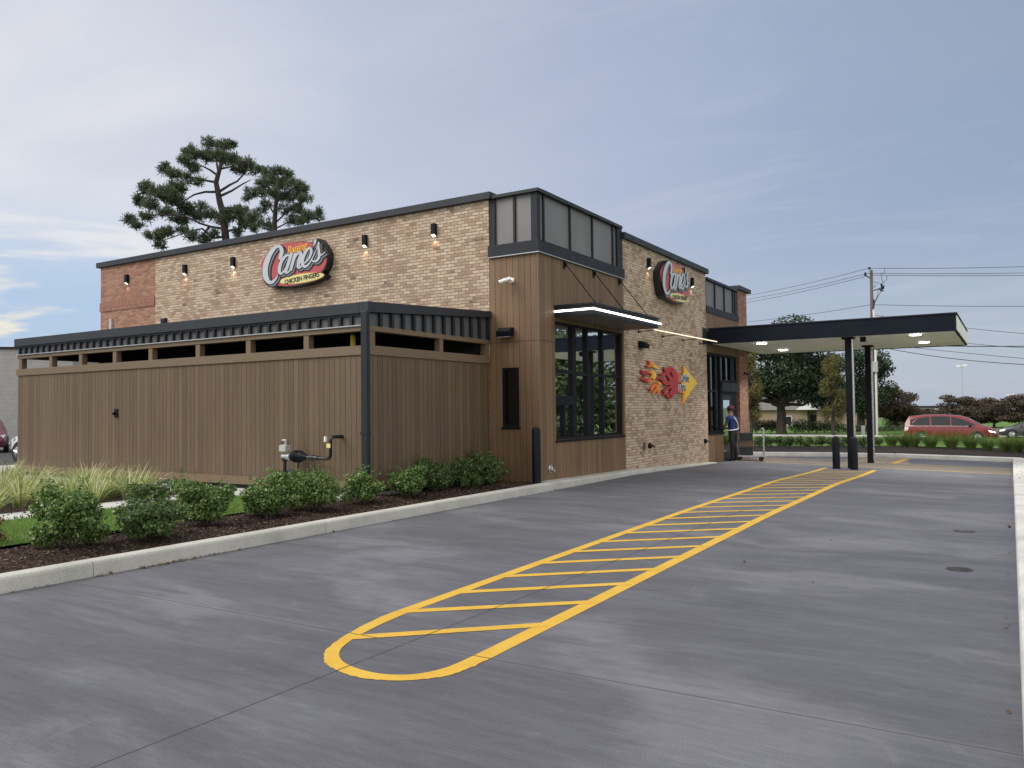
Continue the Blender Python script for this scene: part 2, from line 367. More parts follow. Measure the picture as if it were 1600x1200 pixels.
def lot_colour(nt, P):
    x, y, z = sep(nt, P)
    st = noise(nt, vmth(nt, 'MULTIPLY', P, (0.45, 1.7, 1)), 1.0, 9, 0.66, 0.6)
    bl = noise(nt, vmth(nt, 'MULTIPLY', P, (0.38, 0.62, 1)), 1.0, 8, 0.62, 0.5)
    mid = noise(nt, vmth(nt, 'MULTIPLY', P, (1.3, 13, 1)), 1.0, 6, 0.68)
    fine = noise(nt, vmth(nt, 'MULTIPLY', P, (7, 120, 1)), 1.0, 4, 0.6)
    spk = noise(nt, P, 120, 3, 0.7)
    c = ramp(nt, st, [(0.32, (0.089, 0.090, 0.104)), (0.52, (0.110, 0.113, 0.129)), (0.72, (0.142, 0.146, 0.165))])
    c = mixc(nt, sstep(nt, bl, 0.50, 0.64, 0.0, 0.60), c, (0.185, 0.190, 0.211))
    c = mixc(nt, sstep(nt, bl, 0.34, 0.46, 0.45, 0.0), c, (0.076, 0.077, 0.088))
    for n_, lo, hi in ((mid, 0.84, 1.16), (fine, 0.86, 1.14), (spk, 0.76, 1.26)):
        c = mixc(nt, 1.0, c, ramp(nt, n_, [(0.28, (lo,) * 3), (0.72, (hi,) * 3)]), 'MULTIPLY')
    # damp drag near the drains, drip spots in the lanes, pale tyre scuffs and scratches
    dx = mth(nt, 'MULTIPLY', mth(nt, 'SUBTRACT', x, 6.6), 0.75); dy = mth(nt, 'MULTIPLY', mth(nt, 'SUBTRACT', y, -4.85), 2.6)
    dd = mth(nt, 'ADD', mth(nt, 'SQRT', mth(nt, 'ADD', mth(nt, 'MULTIPLY', dx, dx), mth(nt, 'MULTIPLY', dy, dy))), mth(nt, 'MULTIPLY', mth(nt, 'SUBTRACT', st, 0.5), 2.2))
    c = mixc(nt, sstep(nt, dd, 0.30, 0.75, 0.42, 0.0), c, (0.070, 0.071, 0.078))
    spot = noise(nt, vmth(nt, 'ADD', P, (3.1, 8.2, 0)), 1.5, 3, 0.5); c = mixc(nt, sstep(nt, spot, 0.70, 0.76, 0.0, 0.35), c, (0.062, 0.062, 0.066))
    sc = noise(nt, vmth(nt, 'MULTIPLY', P, (0.5, 0.35, 1)), 1.0, 2, 0.5, 1.5); ring = mth(nt, 'ABSOLUTE', mth(nt, 'SUBTRACT', sc, 0.5))
    wear = sstep(nt, noise(nt, P, 2.2, 3), 0.48, 0.62)
    c = mixc(nt, mth(nt, 'MULTIPLY', sstep(nt, ring, 0.0, 0.006, 0.14, 0.0), wear), c, (0.24, 0.243, 0.26))
    jm, j2 = joint_mask(nt, x, y)
    c = mixc(nt, jm, (0.048, 0.048, 0.052), c)
    c = mixc(nt, sstep(nt, j2, 0.012, 0.07, 0.16, 0.0), c, (0.19, 0.192, 0.206))
    return c, jm, bl, fine, spk


def concrete_pave():
    m, nt, b = newmat('lot_concrete')
    c, jm, bl, fine, spk = lot_colour(nt, pos(nt))
    nt.links.new(c, b.inputs['Base Color'])
    nt.links.new(sstep(nt, bl, 0.3, 0.7, 0.60, 0.80), b.inputs['Roughness']); b.inputs['Specular IOR Level'].default_value = 0.35
    bump(nt, b, mth(nt, 'ADD', mth(nt, 'MULTIPLY', jm, 2.0), mth(nt, 'ADD', fine, mth(nt, 'MULTIPLY', spk, 0.8))), 0.5, 0.005)
    return m


def lot_paint(name, stops, worn):
    m, nt, b = newmat(name); P = pos(nt); x, y, z = sep(nt, P)
    c0, jm, bl, fine, spk = lot_colour(nt, P)
    n = noise(nt, P, 3.2, 6, 0.65); c = ramp(nt, n, stops)
    c = mixc(nt, 1.0, c, ramp(nt, noise(nt, P, 130, 3, 0.6), [(0.3, (0.88,) * 3), (0.7, (1.1,) * 3)]), 'MULTIPLY')
    w = noise(nt, P, 26, 8, 0.75); gone = sstep(nt, mth(nt, 'ADD', w, mth(nt, 'MULTIPLY', n, 0.35)), worn, worn + 0.06)
    c = mixc(nt, gone, c, c0)
    scuff = noise(nt, vmth(nt, 'MULTIPLY', P, (2.5, 0.9, 1)), 1.0, 5, 0.6); c = mixc(nt, sstep(nt, scuff, 0.58, 0.75, 0.0, 0.32), c, (0.20, 0.15, 0.06))
    c = mixc(nt, jm, (0.045, 0.038, 0.02), c)
    nt.links.new(c, b.inputs['Base Color']); b.inputs['Roughness'].default_value = 0.68; b.inputs['Specular IOR Level'].default_value = 0.35
    bump(nt, b, mth(nt, 'ADD', spk, mth(nt, 'MULTIPLY', jm, 2)), 0.35, 0.004); return m


concrete_pave()


def surf(name, stops, scale=(1, 1, 1), ns=1.0, rough=0.85, bs=60, bstr=0.3, bdist=0.01, detail=7):
    m, nt, b = newmat(name); P = pos(nt)
    n = noise(nt, vmth(nt, 'MULTIPLY', P, scale), ns, detail, 0.62, 0.3)
    c = ramp(nt, n, stops)
    f = noise(nt, P, bs, 4, 0.6)
    c = mixc(nt, 1.0, c, ramp(nt, f, [(0.3, (0.82, 0.82, 0.82)), (0.7, (1.15, 1.15, 1.15))]), 'MULTIPLY')
    nt.links.new(c, b.inputs['Base Color']); b.inputs['Roughness'].default_value = rough; b.inputs['Specular IOR Level'].default_value = 0.3
    bump(nt, b, f, bstr, bdist); return m


surf('kerb_concrete', [(0.3, (0.40, 0.40, 0.36)), (0.55, (0.50, 0.495, 0.45)), (0.75, (0.58, 0.575, 0.53))], ns=1.7, bs=70)
surf('white_kerb', [(0.3, (0.46, 0.455, 0.43)), (0.55, (0.60, 0.595, 0.57)), (0.75, (0.68, 0.675, 0.65))], ns=1.5, bs=60)
surf('walk_concrete', [(0.3, (0.46, 0.46, 0.44)), (0.7, (0.62, 0.62, 0.60))], ns=0.9, bs=70)
surf('asphalt', [(0.3, (0.045, 0.046, 0.050)), (0.7, (0.072, 0.073, 0.078))], ns=0.8, bs=120)
surf('mulch', [(0.3, (0.018, 0.011, 0.009)), (0.5, (0.040, 0.024, 0.018)), (0.72, (0.075, 0.048, 0.036))], ns=22, bs=45, bstr=0.9, bdist=0.04)
surf('mulch_dark', [(0.3, (0.014, 0.009, 0.008)), (0.5, (0.028, 0.018, 0.014)), (0.72, (0.050, 0.034, 0.027))], ns=12, bs=25, bstr=0.9, bdist=0.05)
surf('turf', [(0.3, (0.083, 0.158, 0.030)), (0.55, (0.128, 0.225, 0.045)), (0.75, (0.188, 0.262, 0.068))], ns=0.9, bs=40, bstr=0.8, bdist=0.05)
surf('soil', [(0.3, (0.060, 0.085, 0.028)), (0.7, (0.10, 0.12, 0.05))], ns=0.2, bs=9, bstr=0.5)
lot_paint('paint_yellow', [(0.25, (0.56, 0.335, 0.045)), (0.5, (0.64, 0.395, 0.048)), (0.75, (0.68, 0.44, 0.075))], 0.86)
lot_paint('paint_faded', [(0.25, (0.44, 0.29, 0.08)), (0.5, (0.54, 0.36, 0.09)), (0.75, (0.60, 0.43, 0.16))], 0.78)
surf('paver_tan', [(0.3, (0.21, 0.175, 0.15)), (0.7, (0.30, 0.26, 0.225))], ns=3, bs=60)
surf('iron', [(0.3, (0.035, 0.034, 0.034)), (0.7, (0.075, 0.073, 0.072))], ns=9, bs=60, rough=0.6)


# ------------------------------------------------------------------ mesh helpers
class MB:
    """collects boxes, prisms, tubes ... and links them as ONE mesh object"""
    def __init__(s): s.v = []; s.f = []; s.m = []; s.cur = 0; s.mats = []
    def mat(s, name):
        if name not in s.mats: s.mats.append(name)
        s.cur = s.mats.index(name); return s
    def face(s, pts):
        i = len(s.v); s.v += [tuple(map(float, p)) for p in pts]; s.f.append(tuple(range(i, i + len(pts)))); s.m.append(s.cur)
    def add(s, vs, fs):
        i = len(s.v); s.v += [tuple(map(float, p)) for p in vs]; s.f += [tuple(i + k for k in f) for f in fs]; s.m += [s.cur] * len(fs); return s
    def box(s, x0, x1, y0, y1, z0, z1):
        x0, x1 = sorted((x0, x1)); y0, y1 = sorted((y0, y1)); z0, z1 = sorted((z0, z1))
        return s.add([(x0, y0, z0), (x1, y0, z0), (x1, y1, z0), (x0, y1, z0), (x0, y0, z1), (x1, y0, z1), (x1, y1, z1), (x0, y1, z1)],
                     [(0, 3, 2, 1), (4, 5, 6, 7), (0, 1, 5, 4), (1, 2, 6, 5), (2, 3, 7, 6), (3, 0, 4, 7)])
    def hexa(s, bot, top):
        return s.add(list(bot) + list(top), [(3, 2, 1, 0), (4, 5, 6, 7), (0, 1, 5, 4), (1, 2, 6, 5), (2, 3, 7, 6), (3, 0, 4, 7)])
    def prism(s, poly, d0, d1, fn):
        """poly of (a,b), extruded from depth d0 to d1; fn(a,b,d) gives the point"""
        n = len(poly)
        vs = [fn(a, b, d0) for a, b in poly] + [fn(a, b, d1) for a, b in poly]
        fs = [tuple(range(n - 1, -1, -1)), tuple(range(n, 2 * n))] + [(i, (i + 1) % n, n + (i + 1) % n, n + i) for i in range(n)]
        return s.add(vs, fs)
    def tube(s, path, r, n=8, cap=True):
        P = [Vector(p) for p in path]; rr = r if hasattr(r, '__len__') else [r] * len(P)
        vs = []; fs = []
        up = Vector((0, 0, 1))
        for i, p in enumerate(P):
            t = (P[min(i + 1, len(P) - 1)] - P[max(i - 1, 0)]).normalized()
            a = t.cross(up if abs(t.z) < 0.95 else Vector((1, 0, 0))).normalized(); b2 = t.cross(a)
            if i and a.dot(pa) < 0: a = -a; b2 = -b2
            pa = a
            for k in range(n):
                an = 2 * math.pi * k / n
                vs.append(p + (a * math.cos(an) + b2 * math.sin(an)) * rr[i])
        for i in range(len(P) - 1):
            for k in range(n):
                k2 = (k + 1) % n
                fs.append((i * n + k, i * n + k2, (i + 1) * n + k2, (i + 1) * n + k))
        if cap: fs += [tuple(range(n - 1, -1, -1)), tuple(range((len(P) - 1) * n, len(P) * n))]
        return s.add(vs, fs)
    def cyl(s, p0, p1, r, n=16): return s.tube([p0, p1], r, n)
    def lathe(s, prof, c=(0, 0, 0), axis='z', n=24):
        vs = []; fs = []
        for r, h in prof:
            for k in range(n):
                a = 2 * math.pi * k / n; u = r * math.cos(a); v = r * math.sin(a)
                p = (u, v, h) if axis == 'z' else ((u, h, v) if axis == 'y' else (h, u, v))
                vs.append((p[0] + c[0], p[1] + c[1], p[2] + c[2]))
        for i in range(len(prof) - 1):
            for k in range(n):
                k2 = (k + 1) % n; fs.append((i * n + k, i * n + k2, (i + 1) * n + k2, (i + 1) * n + k))
        fs += [tuple(range(n)), tuple(range((len(prof) - 1) * n, len(prof) * n))]
        return s.add(vs, fs)
    def ball(s, c, r, n=12, m=8):
        rx, ry, rz = r if hasattr(r, '__len__') else (r, r, r)
        vs = [(c[0], c[1], c[2] - rz)]; fs = []
        for i in range(1, m):
            t = math.pi * i / m - math.pi / 2
            for k in range(n):
                a = 2 * math.pi * k / n
                vs.append((c[0] + rx * math.cos(t) * math.cos(a), c[1] + ry * math.cos(t) * math.sin(a), c[2] + rz * math.sin(t)))
        vs.append((c[0], c[1], c[2] + rz)); L = len(vs) - 1
        for k in range(n):
            k2 = (k + 1) % n
            fs.append((0, 1 + k2, 1 + k)); fs.append((L, L - n + k, L - n + k2))
            for i in range(m - 2): fs.append((1 + i * n + k, 1 + i * n + k2, 1 + (i + 1) * n + k2, 1 + (i + 1) * n + k))
        return s.add(vs, fs)
    def wall(s, fn, us, zs, solid, t):
        """a wall with openings: cells of the grid us x zs are solid where solid(u,z); fn(u,z,d), d=0 outside .. t inside"""
        nu, nz = len(us) - 1, len(zs) - 1
        S = [[solid((us[i] + us[i + 1]) / 2, (zs[k] + zs[k + 1]) / 2) for k in range(nz)] for i in range(nu)]
        g = lambda i, k: 0 <= i < nu and 0 <= k < nz and S[i][k]
        for i in range(nu):
            for k in range(nz):
                if not S[i][k]: continue
                a, b, c, d = us[i], us[i + 1], zs[k], zs[k + 1]
                s.face([fn(a, c, 0), fn(b, c, 0), fn(b, d, 0), fn(a, d, 0)])
                s.face([fn(b, c, t), fn(a, c, t), fn(a, d, t), fn(b, d, t)])
                if not g(i - 1, k): s.face([fn(a, c, 0), fn(a, d, 0), fn(a, d, t), fn(a, c, t)])
                if not g(i + 1, k): s.face([fn(b, c, 0), fn(b, c, t), fn(b, d, t), fn(b, d, 0)])
                if not g(i, k - 1): s.face([fn(a, c, 0), fn(a, c, t), fn(b, c, t), fn(b, c, 0)])
                if not g(i, k + 1): s.face([fn(a, d, 0), fn(b, d, 0), fn(b, d, t), fn(a, d, t)])
        return s
    def build(s, name, mat=None, parent=None, smooth=False, bevel=0.0, fix=True):
        me = bpy.data.meshes.new(name)
        me.from_pydata(s.v, [], s.f)
        names = s.mats if s.mats else [mat]
        for k in names: me.materials.append(MATS[k])
        if s.mats:
            me.polygons.foreach_set('material_index', s.m)
        if fix:
            bm = bmesh.new(); bm.from_mesh(me); bmesh.ops.recalc_face_normals(bm, faces=bm.faces)
            if bevel:
                bmesh.ops.remove_doubles(bm, verts=bm.verts, dist=1e-5)
                ed = [e for e in bm.edges if len(e.link_faces) == 2 and e.calc_face_angle(0) > 0.6]
                bmesh.ops.bevel(bm, geom=ed, offset=bevel, segments=2, affect='EDGES', profile=0.6)
            bm.to_mesh(me); bm.free()
        if smooth:
            me.polygons.foreach_set('use_smooth', [True] * len(me.polygons))
            try: me.set_sharp_from_angle(angle=R(38))
            except Exception: pass
        o = bpy.data.objects.new(name, me); COL.objects.link(o)
        if parent: o.parent = parent
        return o


def tag(o, label, cat, group=None, kind=None):
    if label: o['label'] = label
    if cat: o['category'] = cat
    if group: o['group'] = group
    if kind: o['kind'] = kind
    return o


def struct(o, label=None, cat=None, kind='structure'):
    o['kind'] = kind
    if label: o['label'] = label
    if cat: o['category'] = cat
    return o


def empty(name, loc, label, cat, group=None, rz=0.0):
    o = bpy.data.objects.new(name, None); COL.objects.link(o); o.empty_display_size = 0.2
    o.location = loc; o.rotation_euler = (0, 0, rz)
    return tag(o, label, cat, group)


def copy_tree(o, loc=None, rz=None, label=None, parent=None):
    c = o.copy(); COL.objects.link(c); c.parent = parent
    if loc is not None: c.location = loc
    if rz is not None: c.rotation_euler = (0, 0, rz)
    if label: c['label'] = label
    for ch in list(o.children): copy_tree(ch, parent=c)
    return c


def grid(name, mat, xs, ys, zf, kind='structure', parent=None, clip=None):
    vs = []; idx = {}; fs = []
    for i, x in enumerate(xs):
        for j, y in enumerate(ys): vs.append((x, y, zf(x, y)))
    n = len(ys)
    for i in range(len(xs) - 1):
        for j in range(n - 1):
            if clip and not clip((xs[i] + xs[i + 1]) / 2, (ys[j] + ys[j + 1]) / 2): continue
            fs.append((i * n + j, (i + 1) * n + j, (i + 1) * n + j + 1, i * n + j + 1))
    me = bpy.data.meshes.new(name); me.from_pydata(vs, [], fs); me.materials.append(MATS[mat])
    me.polygons.foreach_set('use_smooth', [True] * len(me.polygons))
    o = bpy.data.objects.new(name, me); COL.objects.link(o)
    if kind: o['kind'] = kind
    if parent: o.parent = parent
    return o


def quads(name, V, mat, parent=None):
    """V: (n,4,3) array of separate quads"""
    V = np.asarray(V, dtype=np.float32); n = len(V)
    me = bpy.data.meshes.new(name)
    me.vertices.add(n * 4); me.vertices.foreach_set('co', V.reshape(-1))
    me.loops.add(n * 4); me.loops.foreach_set('vertex_index', np.arange(n * 4, dtype=np.int32))
    me.polygons.add(n); me.polygons.foreach_set('loop_start', np.arange(0, n * 4, 4, dtype=np.int32))
    me.polygons.foreach_set('loop_total', np.full(n, 4, dtype=np.int32))
    me.update(calc_edges=True); me.materials.append(MATS[mat])
    o = bpy.data.objects.new(name, me); COL.objects.link(o)
    if parent: o.parent = parent
    return o


def unit(a): return a / np.maximum(np.linalg.norm(a, axis=-1, keepdims=True), 1e-9)


def leaves(P, Nrm, size, aspect=0.5, jit=0.7, rng=RNG):
    """leaf-shaped quads at P, roughly facing Nrm"""
    n = len(P); N = unit(Nrm + rng.normal(0, jit, (n, 3)))
    T = unit(np.cross(N, rng.normal(0, 1, (n, 3)))); B = np.cross(N, T)
    s = size * rng.uniform(0.6, 1.35, (n, 1)); w = s * aspect
    return np.stack([P - T * s * 0.5, P + B * w * 0.5 - T * s * 0.05 + N * s * 0.05, P + T * s * 0.5, P - B * w * 0.5 - T * s * 0.05 + N * s * 0.05], 1)


def blob_pts(blobs, n, rng=RNG, shell=0.45):
    """points in the outer part of a set of ellipsoids (x,y,z,rx,ry,rz); returns points, outward normals"""
    bl = np.array(blobs, float); vol = bl[:, 3] * bl[:, 4] + bl[:, 4] * bl[:, 5] + bl[:, 3] * bl[:, 5]
    k = rng.choice(len(bl), n, p=vol / vol.sum()); d = unit(rng.normal(0, 1, (n, 3)))
    r = rng.uniform(0, 1, (n, 1)) ** shell
    return bl[k, :3] + d * r * bl[k, 3:], unit(d / bl[k, 3:])


def blades(roots, dirs, length, width, bend, seg=4, rng=RNG):
    """arching grass blades as chains of quads"""
    n = len(roots); L = length * rng.uniform(0.7, 1.25, (n, 1)); out = []
    up = np.array([[0, 0, 1.0]]); side = unit(np.cross(dirs, up) + rng.normal(0, 0.25, (n, 3)))
    bn = bend * rng.uniform(0.4, 1.5, (n, 1)); prev = None
    for i in range(seg + 1):
        t = i / seg
        ang = np.pi / 2 - (0.15 + bn * t) * 1.0
        if prev is None: c = roots.copy()
        else: c = prev_c + (dirs * np.cos(ang) + up * np.sin(ang)) * L / seg
        w = width * (1 - t ** 1.8) + 0.0008
        a, b = c - side * w / 2, c + side * w / 2
        if prev is not None: out.append(np.stack([prev[0], prev[1], b, a], 1))
        prev = (a, b); prev_c = c
    # keep each blade's quads sharing one island: weld on build
    return np.stack(out, 1).reshape(-1, 4, 3)


def weld(o, dist=1e-4):
    bm = bmesh.new(); bm.from_mesh(o.data); bmesh.ops.remove_doubles(bm, verts=bm.verts, dist=dist); bm.to_mesh(o.data); bm.free()


XW = lambda u, z, d: (0 - d, u, z)        # wall facing the drive-through lane (+x), d goes inwards
YW = lambda u, z, d: (u, 0 + d, z)        # wall facing the enclosure side (-y)

# ------------------------------------------------------------------ ground
fr = lambda a, b, n: [a + (b - a) * i / n for i in range(n + 1)]
grid('ground', 'soil', [-2500, -600, -150, -70] + fr(-60, 60, 24) + [90, 200, 600, 2500], [-2500, -400, -80] + fr(-40, 80, 48) + [110, 200, 600, 3000], lambda x, y: gz(x, y) - 0.10)
grid('concrete_lot', 'lot_concrete', [0.1] + fr(0.5, 8.1, 16), fr(-34, -2, 8)[:-1] + fr(-2, 21, 46), lambda x, y: gz(x, y),
     clip=lambda x, y: y < kerb_y(x) + 0.1)
grid('concrete_lot_back', 'lot_concrete', fr(-16, 0.1, 8), fr(14.9, 21, 12), lambda x, y: gz(x, y), clip=lambda x, y: y < kerb_y(x) + 0.1).name = 'concrete_lot_rear'
grid('parking_lot', 'asphalt', [-70, -45, -30, -22, -16.4], [-30, -10, 0, 4, 20, 45], lambda x, y: gz(x, y) - 0.02)
grid('road', 'asphalt', fr(-90, 120, 10), fr(41.5, 62, 6), lambda x, y: gz(0, y) - 0.01)


def kerb(name, mat, path, w, h, zf, side=1, seg=3.0, top_in=None):
    """kerb of h above zf along a path; the lane is on its right when side=1"""
    mb = MB(); P = [Vector((a, b, 0)) for a, b in path]
    for a, b in zip(P, P[1:]):
        L = (b - a).length; n = max(1, round(L / seg)); t = (b - a) / L; nr = Vector((-t.y, t.x, 0)) * side
        for i in range(n):
            p, q = a + t * (L * i / n + (0.003 if i else 0)), a + t * (L * (i + 1) / n - (0.003 if i < n - 1 else 0)); rings = []
            for s_ in (p, q):
                H = h(s_.x, s_.y) if callable(h) else h; z = zf(s_.x, s_.y)
                rings.append([(s_ + nr * o_) + Vector((0, 0, z + e)) for o_, e in ((0, -0.15), (0.012, H - 0.03), (0.022, H - 0.010), (0.042, H), (w, H), (w, -0.15))])
            k = len(rings[0]); vs = rings[0] + rings[1]
            mb.add(vs, [(j, (j + 1) % k, k + (j + 1) % k, k + j) for j in range(k)] + [tuple(range(k)), tuple(range(2 * k - 1, k - 1, -1))])
    o = mb.build(name, mat); o['kind'] = 'structure'; return o


hk = lambda x, y: 0.15 if y < 0 else 0.15 - 0.012 * min(y, 10.3)
kerb('kerb', 'kerb_concrete', [(0.37, -34), (0.37, -0.05)], 0.17, 0.15, gz, 1)
kerb('kerb_along_wall', 'kerb_concrete', [(0.37, -0.05), (0.32, 4.2), (0.26, 10.4)], 0.40, hk, gz, 1, 4.5).name = 'wall_kerb'
kerb('right_kerb', 'white_kerb', [(7.9, 19.6), (7.9, 8), (7.9, -34)], 0.36, 0.15, gz, 1, 3.0).name = 'lane_kerb'
kerb('far_kerb', 'white_kerb', [(-16, 11), (-8, 14.2), (-0.2, 15.95), (2, 18.1), (4.2, 19.5), (8.2, 19.6)], 0.30, 0.15, gz, 1, 3.0)

# planting beds, lawn and walks by the enclosure
Z0 = 0.13
def hum(x, y): return Z0 + 0.035 * math.sin(x * 3.1 + y * 1.3) * math.sin(y * 2.3 - x) * (1 if x < -0.1 else 0.3) - 0.01
grid('mulch_bed', 'mulch', fr(-1.45, 0.21, 16), fr(-13, 0.2, 90), hum)
grid('lily_bed', 'mulch', fr(-16.4, -4.42, 30), fr(-11, -4.5, 22), lambda x, y: hum(x, y) + 0.005).name = 'mulch_bed_west'
grid('lawn', 'turf', fr(-3.66, -1.45, 12), fr(-13, -4.5, 30), lambda x, y: Z0 + 0.012)
mb = MB(); mb.box(-4.42, -3.66, -16, -4.52, -0.1, 0.155)
for k in range(1): pass
struct(mb.build('walkway', 'walk_concrete', bevel=0.008))
mb = MB(); mb.box(-16.4, -1.45, -4.5, -0.02, -0.1, 0.16)
struct(mb.build('concrete_apron', 'walk_concrete', bevel=0.008))
mb = MB(); mb.box(-16.9, -16.4, -30, 40, -0.2, 0.12); struct(mb.build('parking_kerb', 'white_kerb', bevel=0.01))

# the planted verge between lot and road
VX = fr(-60, 0, 24) + fr(1, 9, 8) + fr(11, 70, 14)
grid('verge_mulch', 'mulch_dark', VX, [0, 0.15, 0.6, 1.2, 2, 3, 4.5, 5.5, 6.2], lambda x, y: 0).name = 'verge_mulch'
o = bpy.data.objects['verge_mulch']
for v in o.data.vertices:
    yy = kerb_y(v.co.x) + 0.18 + v.co.y; v.co.y = yy; v.co.z = bz(v.co.x, yy)
grid('verge_lawn', 'turf', VX, [0, 2, 4, 6, 8, 10, 12, 14, 16, 18, 20], lambda x, y: 0)
o = bpy.data.objects['verge_lawn']
for v in o.data.vertices:
    y0 = kerb_y(v.co.x) + 6.38; yy = y0 + (42 - y0) * v.co.y / 20; v.co.y = yy; v.co.z = bz(v.co.x, yy) + 0.02
grid('side_verge', 'turf', fr(8.26, 40, 8), fr(-34, 19.7, 12), lambda x, y: gz(x, y) + 0.14)
grid('far_verge', 'turf', fr(-90, 120, 10), [62, 66, 80, 110, 160], lambda x, y: gz(0, 62) + 0.05)
mb = MB(); mb.box(-90, 120, 62.0, 62.4, -1.4, -1.02); mb.box(-90, 120, 63.2, 64.6, -1.4, -1.06)
struct(mb.build('far_sidewalk', 'white_kerb'))

# painted markings (each a sheet 6 mm over the concrete)
PZ = 0.0025
def paint(name, mat, polys):
    mb = MB()
    for a, b, w in polys:               # a strip from a to b of width w, cut to follow the slope
        a = Vector(a); b = Vector(b); L = (b - a).length; n = max(1, int(L / 0.5)); t = (b - a) / L; nr = Vector((-t.y, t.x)) * w / 2
        for i in range(n):
            p, q = a + (b - a) * (i / n), a + (b - a) * ((i + 1) / n)
            mb.face([(c.x, c.y, gz(c.x, c.y) + PZ) for c in (p - nr, q - nr, q + nr, p + nr)])
    o = mb.build(name, mat, fix=False); o['kind'] = 'structure'; return o


LA, LB = Vector((3.85, -8.93)), Vector((3.37, 10.5))       # left edge line of the hatched median
RA, RB = Vector((5.03, -9.58)), Vector((4.66, 10.4))
mb = MB()
def strip(a, b, w, z=PZ, seg=0.5):
    a = Vector(a); b = Vector(b); L = (b - a).length; n = max(1, int(L / seg)); t = (b - a) / L; nr = Vector((-t.y, t.x)) * w / 2
    for i in range(n):
        p, q = a + (b - a) * (i / n), a + (b - a) * ((i + 1) / n)
        mb.face([(c.x, c.y, gz(c.x, c.y) + z) for c in (p - nr, q - nr, q + nr, p + nr)])
strip(LA, LB, 0.115); strip(RA, RB, 0.125)
y1, y2, k = -9.65, -8.70, 0
while y2 < 10.0:
    xl = (LA.x + (LB.x - LA.x) * (y1 - LA.y) / (LB.y - LA.y)) if k else 4.0; xr = RA.x + (RB.x - RA.x) * (y2 - RA.y) / (RB.y - RA.y)
    strip((xl, y1), (xr, y2), 0.105, PZ + 0.0012)
    st_ = 0.735 if k else 0.735
    y1 += st_; y2 += 0.775 if k < 2 else st_; k += 1
# the rounded near end, narrowing from the left line into the right one
OUT = [(3.79, -8.93), (3.84, -9.28), (3.92, -9.61), (4.0, -9.83), (4.09, -9.99), (4.18, -10.09), (4.29, -10.17), (4.43, -10.22), (4.58, -10.25), (4.69, -10.24), (4.82, -10.20), (4.92, -10.14), (5.0, -10.05), (5.06, -9.94), (5.085, -9.78), (5.092, -9.58)]
INN = [(3.91, -8.93), (3.955, -9.30), (4.03, -9.64), (4.10, -9.83), (4.17, -9.94), (4.25, -10.02), (4.34, -10.08), (4.45, -10.12), (4.58, -10.14), (4.69, -10.135), (4.79, -10.10), (4.87, -10.04), (4.92, -9.96), (4.955, -9.86), (4.967, -9.74), (4.968, -9.58)]
def smooth(L, n=5):
    out = []
    for i in range(len(L) - 1):
        p0, p1, p2, p3 = [np.array(L[cl(i + k_, 0, len(L) - 1)]) for k_ in (-1, 0, 1, 2)]
        for k_ in range(n):
            t = k_ / n; out.append(0.5 * (2 * p1 + (p2 - p0) * t + (2 * p0 - 5 * p1 + 4 * p2 - p3) * t * t + (3 * p1 - p0 - 3 * p2 + p3) * t ** 3))
    return out + [np.array(L[-1])]
rq = np.random.default_rng(3); A_, B_ = smooth(OUT), smooth(INN)
A_ = [a + rq.normal(0, 0.0035, 2) for a in A_]
for i in range(len(A_) - 1):
    mb.face([(a[0], a[1], PZ + 0.0006) for a in (A_[i], A_[i + 1], B_[i + 1], B_[i])])
struct(mb.build('median_marking', 'paint_yellow', fix=False))
# crosswalk under the canopy: long thin stripes from the door to the far kerb
mb = MB()
for i in range(6):
    f = i / 5; a = (0.32, 12.3 + f * 3.1); b = (7.86, 11.5 + f * 3.1)
    strip(a, b, 0.16 if i in (0, 5) else 0.12)
struct(mb.build('crosswalk_marking', 'paint_faded', fix=False))
mb = MB()
isl = [(3.2, 14.9), (3.0, 18.4), (4.55, 20.3 - 0.9), (5.1, 15.0)]
mb.face([(x, y, gz(x, y) + 0.0018) for x, y in isl]); struct(mb.build('paver_island', 'paver_tan', fix=False))
mb = MB(); strip((4.62, 14.8), (4.62, 18.9), 0.20); strip((3.1, 16.6), (4.72, 18.95), 0.16); strip((3.2, 14.9), (3.15, 16.8), 0.14)
struct(mb.build('island_marking', 'paint_yellow', fix=False))


# ------------------------------------------------------------------ the restaurant
B = empty('restaurant', (0, 0, 0), 'low restaurant of tan tumbled brick with wood-clad corner tower and black metal trim', 'building')
TX = -1.16; FX = -14.9; BY = 14.9; Y1 = 4.15; Y2 = 10.37; Y3 = 13.82


def fbox(mb, fn, u0, u1, z0, z1, d0, d1):
    a = fn(u0, z0, d0); b = fn(u1, z1, d1); mb.box(a[0], b[0], a[1], b[1], a[2], b[2]); return mb


def solid_box(name, mat, b, parent=B, bevel=0.0): return MB().box(*b).build(name, mat, parent, bevel=bevel)


def window(parent, fn, u0, u1, z0, z1, bars, d=0.10, edge=0.055, name='window', sill=True, glass_d=None):
    """dark aluminium frame with glass; bars: (u0,u1,z0,z1)"""
    mb = MB()
    for q in ((u0, u1, z1 - edge, z1), (u0, u1, z0, z0 + edge), (u0, u0 + edge, z0 + edge, z1 - edge), (u1 - edge, u1, z0 + edge, z1 - edge)):
        fbox(mb, fn, *q, d - 0.05, d + 0.06)
    for q in bars: fbox(mb, fn, *q, d - 0.047, d + 0.057)
    f = mb.build(name, 'black_paint', parent, bevel=0.004)
    g = MB(); a = d + 0.01
    g.face([fn(u0, z0, a), fn(u1, z0, a), fn(u1, z1, a), fn(u0, z1, a)])
    g.build('pane', 'window_glass', f)
    if sill:
        s = MB(); fbox(s, fn, u0 - 0.02, u1 + 0.02, z0 - 0.05, z0 - 0.002, -0.03, d + 0.06); s.build('sill', 'black_paint', f, bevel=0.004)
    return f


